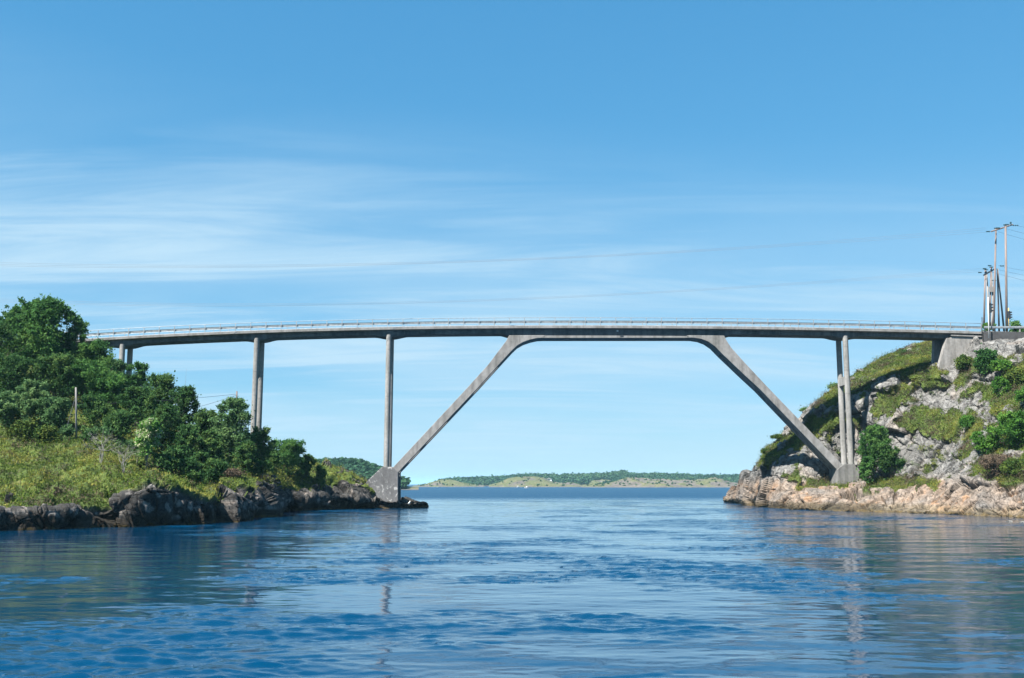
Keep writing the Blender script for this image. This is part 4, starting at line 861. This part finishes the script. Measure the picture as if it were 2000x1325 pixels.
# ground plants growing on the heath: nobody could count them
def cover(T, name, label, n_blade, n_mound, seed, vmax, shift=0.56):
    rng = np.random.default_rng(seed); P = T['P']; g = T['g']; V = T['V']; nv, nu = g.shape
    a = P[:-1, :-1]; e1 = P[:-1, 1:] - a; e2 = P[1:, :-1] - a; ar = np.linalg.norm(np.cross(e1, e2), axis=2)
    w = ar * (g[:-1, :-1] > 0.5) * (V[:-1, :-1] < vmax) * (V[:-1, :-1] > 2.5); dist = a[..., 1]; w = w * (90 / np.maximum(dist, 60)) ** 1.0
    w[(T['px'][:-1, :-1] < -230) | (T['px'][:-1, :-1] > 2200)] = 0
    w = w.ravel(); w /= w.sum()
    def pick(n):
        i = rng.choice(len(w), n, p=w); r, c = i // (nu - 1), i % (nu - 1); u, v = rng.random((n, 1)), rng.random((n, 1)); return a[r, c] + e1[r, c] * u + e2[r, c] * v
    def pal(B): return np.clip(shift + 0.75 * fbm(B * 0.28, 3, seed % 7) + 0.2 * pn(B * 2, 3), 0, 1)
    B = pick(n_blade); t0 = pal(B); k = 3; Bq = np.repeat(B, k, 0); m = len(Bq); h = rng.uniform(0.07, 0.24, (m, 1)); ang = rng.uniform(0, 2 * math.pi, m)
    off = np.stack([np.cos(ang), np.sin(ang), 0 * ang], 1); lean = off * rng.uniform(0, 0.16, (m, 1)); side = np.stack([-np.sin(ang), np.cos(ang), 0 * ang], 1) * rng.uniform(0.02, 0.05, (m, 1))
    b0 = Bq + off * 0.06; tip = b0 + lean + np.array([0, 0, 1.0]) * h
    Vt = np.stack([b0 - side, b0 + side, tip + side * 0.3, tip - side * 0.3], 1).reshape(-1, 3); t1 = np.repeat(np.clip(np.repeat(t0, k) + rng.normal(size=m) * 0.08, 0, 1), 4)
    Mn = pick(n_mound); tm = pal(Mn); tm = np.where((rng.random(n_mound) < 0.45 - 0.40 * (shift > 0.6)) | (fbm(Mn * 0.45 + 3, 3, 14) > 0.30), rng.uniform(0, 0.2, n_mound), tm - 0.1)
    V2, F2_, t2 = leafquads(Mn + np.array([0, 0, 0.05]), 40, rng.uniform(0.14, 0.42, n_mound), 0.058, rng, np.clip(tm, 0, 1))
    Lg = pick(200); tl = np.clip(pal(Lg) + rng.normal(size=200) * 0.16, 0, 1); V3, F3_, t3 = leafquads(Lg + np.array([0, 0, 0.10]), 190, rng.uniform(0.18, 0.40, 200), 0.065, rng, tl)
    Vt = np.concatenate([Vt, V2, V3]); tt = np.concatenate([t1, t2, t3]); me = npmesh(name, Vt, np.arange(len(Vt)).reshape(-1, 4), False, {'tint': tt})
    o = link(name, me, M['cover']); tag(o, label, 'ground plants', None, 'stuff')
cover(left, 'grass', 'yellow green grass and heather covering the left slope', 56000, 4200, 31, 9.6, 0.72)
cover(right, 'grass', 'grass and heather patches covering ledges of the right headland', 56000, 5200, 32, 11.2)

# boulders at the waterline
def boulder(px, py, w, h, T, label, mat, seed, Y=None):
    p = water_pt(px, py) if Y is None else at(px, py, Y); rng = np.random.default_rng(seed); r = w * p[1] / F / 2; hz = h * p[1] / F
    import bmesh
    bm = bmesh.new(); bmesh.ops.create_icosphere(bm, subdivisions=4, radius=1); V = np.array([v.co[:] for v in bm.verts])
    d = 0.22 * fbm(V * 1.1 + seed * 3.3, 3, seed % 11); F1, F2, cid, off = voro(V * 1.3 + seed, seed % 17); d = d + ((RV[cid, 1:4] - 0.5) * off).sum(1) * 0.5 + (RV[cid, 0] - 0.5) * 0.15
    V = V * (1 + d)[:, None] * np.array([r, r * 0.8, hz]); V += np.array([p[0], p[1] + r * 0.4, p[2] + hz * 0.1])
    Fc = np.array([[v.index for v in f.verts] for f in bm.faces]); bm.free()
    n2 = fbm(V * 1.5, 3, 4)[:, None]; col = np.clip(np.array(mat) * (1 + 0.4 * n2), 0, 1)
    o = link('boulder', npmesh('boulder', V, Fc, False, {'rock': col, 'grass': np.zeros(len(V))}), M['terrain']); tag(o, label, 'boulder', 'boulders at the waterline')
DKR = (0.03, 0.027, 0.024); PLR = (0.15, 0.13, 0.10); PNK = (0.25, 0.205, 0.165)
for a in ((828, 989.8, 7, 4, None, 'dark pointed boulder at the tip of the left spit', DKR, 1, 139.6), (824.5, 991, 7, 2.2, None, 'small pale boulder in front of the spit tip', PLR, 2),
          (806, 984.5, 9, 4, None, 'pale topped boulder half way along the left spit', (0.13, 0.115, 0.095), 3, 138.6), (795, 984, 12, 6, None, 'black boulder beside the left footing', DKR, 4, 137.8), (818, 988.8, 9, 3.4, None, 'dark boulder before the tip of the left spit', DKR, 12, 139.2), (787, 981, 10, 8, None, 'black shaded rock against the left footing', DKR, 13, 137.2),
          (779.5, 990, 6, 3.4, None, 'round pale stone under the corner of the left footing', PLR, 5), (789, 991, 7, 3, None, 'brownish stone right of the left footing', PLR, 6), (815, 991.6, 5, 1.6, None, 'tiny stone at the water near the gull', PLR, 14),
          (1604, 996.5, 14, 2.6, None, 'flat pale boulder at the waterline below the right footing', PNK, 7), (1842, 1003, 22, 6, None, 'rounded pale boulder at the foot of the right shore', PNK, 8),
          (1815, 1002.6, 16, 5, None, 'smaller pale boulder left of the rounded one on the right shore', PNK, 9), (1972, 1019, 12, 1.6, None, 'low white rock awash near the right edge', (0.22, 0.21, 0.19), 10), (1999, 1020.5, 12, 2.2, None, 'white rock awash at the right picture edge', (0.22, 0.21, 0.19), 11)):
    boulder(*a[:8], Y=a[8] if len(a) > 8 else None)

# ------------------------------------------------------------------ gull
def gull():
    p = at(799.0, 987.5, 134.6); t = empty('seagull', tuple(p), 'small white gull standing upright on the rocks of the left spit', 'bird')
    mb = MB(); x, y, z = p; s = 1.35
    mb.tube([(x - 0.10 * s, y, z + 0.10 * s), (x - 0.05 * s, y, z + 0.16 * s), (x + 0.03 * s, y, z + 0.24 * s), (x + 0.07 * s, y, z + 0.33 * s), (x + 0.085 * s, y, z + 0.40 * s), (x + 0.12 * s, y, z + 0.42 * s)], [0.02 * s, 0.075 * s, 0.095 * s, 0.055 * s, 0.05 * s, 0.015 * s], 10)
    mb.build('body', M['white'], t, True)
    MB().tube([(x + 0.12 * s, y, z + 0.42 * s), (x + 0.18 * s, y, z + 0.405 * s)], [0.014, 0.005], 6).build('beak', M['yellow'], t)
    for k in (-1, 1):
        MB().tube([(x, y + 0.03 * k, z + 0.16 * s), (x, y + 0.03 * k, z - 0.05)], 0.01, 5).build('leg', M['yellow'], t)
        MB().tube([(x + 0.05 * s, y + 0.08 * k * s, z + 0.27 * s), (x - 0.05 * s, y + 0.085 * k * s, z + 0.19 * s), (x - 0.15 * s, y + 0.04 * k * s, z + 0.09 * s)], [0.03, 0.045, 0.01], 6).build('wing', M['steel'], t, True)
gull()

# ------------------------------------------------------------------ far shores
def hill(label, sil, Y, depth, seed, rockiness, basey=951.5, colr=(0.30, 0.26, 0.22), name='hill', bump=0.8):
    xs_ = np.linspace(sil[0][0], sil[-1][0], 260); ys_ = pchip([s[0] for s in sil], [s[1] for s in sil], xs_)
    nv = 60; P = []
    for j in range(nv):
        v = j / (nv - 1); prof_ = math.sin(math.pi * min(1, v * 1.0)) ** 0.75 if v < 0.5 else math.sin(math.pi * v) ** 0.9
        Yj = Y + depth * v; row = []
        for x_, y_ in zip(xs_, ys_):
            zt_ = max(0.0, zat(y_, Y + depth * 0.5)); row.append((at(x_, 940, Yj)[0], Yj, zt_ * prof_ - 0.6 * (1 - prof_)))
        P.append(row)
    P = np.array(P); f = P.reshape(-1, 3); n_ = fbm(f * 0.02, 4, seed); n2 = fbm(f * 0.10, 3, seed + 3)
    f[:, 2] += (1.3 * bump * n2 + 1.3 * bump * n_) * sstep(f[:, 2], 0.3, 4)
    edge = 1 - sstep(f[:, 2] + 0.5 * n2, 0.3, 1.3); g = np.clip(sstep(n_ + 0.7 * n2 + 0.5 - rockiness, -0.2, 0.25), 0, 1) * (1 - edge)
    rc = np.array(colr) * 0.34 * (1 + 0.35 * n2[:, None]); me = npmesh(name, f, grid_faces(nv, 260), False, {'grass': g, 'rock': np.clip(rc, 0, 1)})
    o = link(name, me, M['far_terrain']); tag(o, label, 'island', None, 'structure'); return P
def mat_far():
    m, nt, b = new_mat('far heath and rock'); q = NB(nt); f1 = q.noise(0.12, 6, 0.7); f2 = q.noise(0.5, 4, 0.7)
    c = q.mix(1.0, q.attr('rock', True), q.ramp(f2, [(0.3, g3(0.6)), (0.7, g3(1.3))]), 'MULTIPLY')
    gc = q.ramp(f1, [(0.34, (0.05616, 0.0624, 0.02184)), (0.5, (0.08112, 0.0936, 0.0312)), (0.64, (0.1248, 0.1123, 0.05616))]); gc = q.mix(0.7, gc, q.ramp(f2, [(0.35, g3(0.55)), (0.65, g3(1.2))]), 'MULTIPLY')
    q.l(q.mix(q.attr('grass'), c, gc), b.inputs['Base Color']); b.inputs['Roughness'].default_value = 0.95; q.bump(f2, b, 0.6, 1.0); return m
M['far_terrain'] = mat_far()
def forest(label, spots, size, seed, n=26):
    rng = np.random.default_rng(seed); C = np.array(spots); t = np.clip(0.5 + 0.5 * fbm(C * 0.02, 2, seed) + rng.normal(size=len(C)) * 0.16, 0, 1)
    V, Fq, tt = leafquads(C, n, size * 0.34 * rng.uniform(0.6, 1.2, len(C)), size * 0.34, rng, t, 0.8, 1.2)
    o = link('forest', npmesh('forest', V, Fq, False, {'tint': tt}), M['far_leaf']); tag(o, label, 'woods', None, 'stuff')
def forest_on(P, n, seed, up, size, label, px0, px1, vlo=0.15, vhi=0.6, thresh=-9):
    rng = np.random.default_rng(seed); out = []; nv, nu = P.shape[:2]
    while len(out) < n:
        j = int(rng.uniform(vlo, vhi) * nv); i = int(rng.integers(0, nu)); p = P[j, i]
        a = project(p[None])[0][0]
        if px0 <= a <= px1 and p[2] > 1.0: out.append(p + np.array([rng.normal(), rng.normal(), up * rng.uniform(0.5, 1.1)]))
    out = np.array(out)
    if thresh > -5: out = out[fbm(out * np.array([0.02, 0.02, 0.0]), 2, seed) > thresh]
    forest(label, out, size, seed)
# wooded hill close behind the left footing
h1 = hill('wooded hill behind the left footing of the bridge', [(540, 938), (600, 915), (640, 907.5), (665, 906), (700, 911), (735, 922), (762, 933), (780, 944), (795, 949.5), (808, 951.5), (818, 952.3)], 560, 90, 5, 0.1, bump=0.8)
forest_on(h1, 5200, 6, 1.6, 3.0, 'dense green woods covering the hill behind the left footing', 560, 786, 0.03, 0.62)
# islands
h0 = hill('far mainland ridge covered by woods', [(1000 - 170, 946), (880, 941), (900, 938.5), (960, 936), (1000, 934.5), (1060, 932), (1120, 931.5), (1160, 930), (1195, 928.5), (1218, 924.5), (1235, 929), (1260, 931.5), (1330, 931.5), (1400, 933), (1450, 933.5), (1520, 934), (1640, 936)], 1500, 260, 9, 0.35, bump=1.5, colr=(0.34, 0.29, 0.26))
forest_on(h0, 8000, 10, 1.0, 5.2, 'long belt of far woods along the horizon', 860, 1600, 0.02, 0.6, -0.42)
i1 = hill('low green island at the left end of the far islands', [(806, 949.5), (830, 946.5), (850, 940), (865, 937.5), (885, 938.5), (900, 942), (920, 945.5), (945, 948)], 1150, 120, 12, 0.25, bump=0.6)
i2 = hill('smooth green knoll island left of centre on the horizon', [(955, 948.5), (975, 943), (995, 935), (1010, 932), (1040, 931.5), (1060, 933.5), (1078, 940), (1095, 943), (1115, 942.5), (1128, 945.5), (1140, 949.5)], 1080, 110, 14, 0.18, bump=0.5)
i3 = hill('long rocky brown and green island right of centre on the horizon', [(1135, 949.5), (1165, 947), (1195, 943.5), (1215, 937), (1240, 932.5), (1262, 935.5), (1300, 936.5), (1340, 937.5), (1368, 937), (1395, 933.5), (1415, 937), (1440, 943), (1462, 948.5)], 980, 110, 16, 0.62, bump=0.9)
for P_, a_, b_, n_, lb in ((i1, 815, 935, 50, 'scattered dark shrubs on the leftmost low island'), (i2, 965, 1130, 60, 'scattered shrubs on the smooth green knoll island'), (i3, 1150, 1450, 170, 'scattered shrubs on the long rocky island')):
    forest_on(P_, n_, int(a_), 0.3, 1.7, lb, a_, b_, 0.05, 0.6)
# cabin and boats
t = empty('cabin', tuple(at(1072, 938.5, 1420)), 'tiny white cabin with a dark roof in the far woods', 'cabin')
c = at(1072.5, 937, 1340); MB().box(c[0] - 3.4, c[0] + 3.4, 1340, 1346, c[2] - 2.5, c[2] + 0.6).build('wall', M['white'], t)
MB().prism_y([(c[0] - 3.9, c[2] + 0.6), (c[0] + 3.9, c[2] + 0.6), (c[0], c[2] + 2.2)], 1339.5, 1346.5).build('roof', M['wood_gr'], t)
def boat(px, Y, L_, label, seed):
    x = xat(px, 950, Y); t = empty('boat', (x, Y, 0), label, 'boat'); mb = MB(); secs = []
    for f, w, h in ((-0.5, 0.75, 0.75), (-0.2, 0.85, 0.7), (0.15, 0.8, 0.75), (0.4, 0.4, 0.9), (0.5, 0.05, 1.0)):
        a = x + f * L_; secs.append([(a, Y - w, h), (a, Y + w, h), (a, Y + w * 0.6, -0.2), (a, Y - w * 0.6, -0.2)])
    mb.sweep(secs).build('hull', M['white'], t); MB().box(x - L_ * 0.12, x + L_ * 0.14, Y - 0.55, Y + 0.55, 0.7, 1.55).build('cockpit', M['white'], t, bevel=0.1)
    MB().box(x + L_ * 0.06, x + L_ * 0.145, Y - 0.5, Y + 0.56, 1.1, 1.45).build('windscreen', M['glass_ins'], t)
boat(1028.5, 800, 3.4, 'small white motor boat before the green knoll island', 1)
boat(1011.5, 1000, 2.6, 'tiny white boat moored left of the motor boat', 2)

# ------------------------------------------------------------------ air
def haze():
    m = bpy.data.materials.new('sea haze'); m.use_nodes = True; nt = m.node_tree; nt.nodes.clear()
    o_ = nt.nodes.new('ShaderNodeOutputMaterial'); v = nt.nodes.new('ShaderNodeVolumePrincipled'); v.inputs['Color'].default_value = (0.45, 0.80, 1.0, 1)
    v.inputs['Density'].default_value = 0.00009; v.inputs['Anisotropy'].default_value = 0.0; nt.links.new(v.outputs[0], o_.inputs['Volume'])
    o = MB().box(-31000, 31000, -900, 31000, -15.5, 72).build('haze', m); tag(o, 'thin blue sea haze over the strait', 'haze', None, 'stuff')
haze()
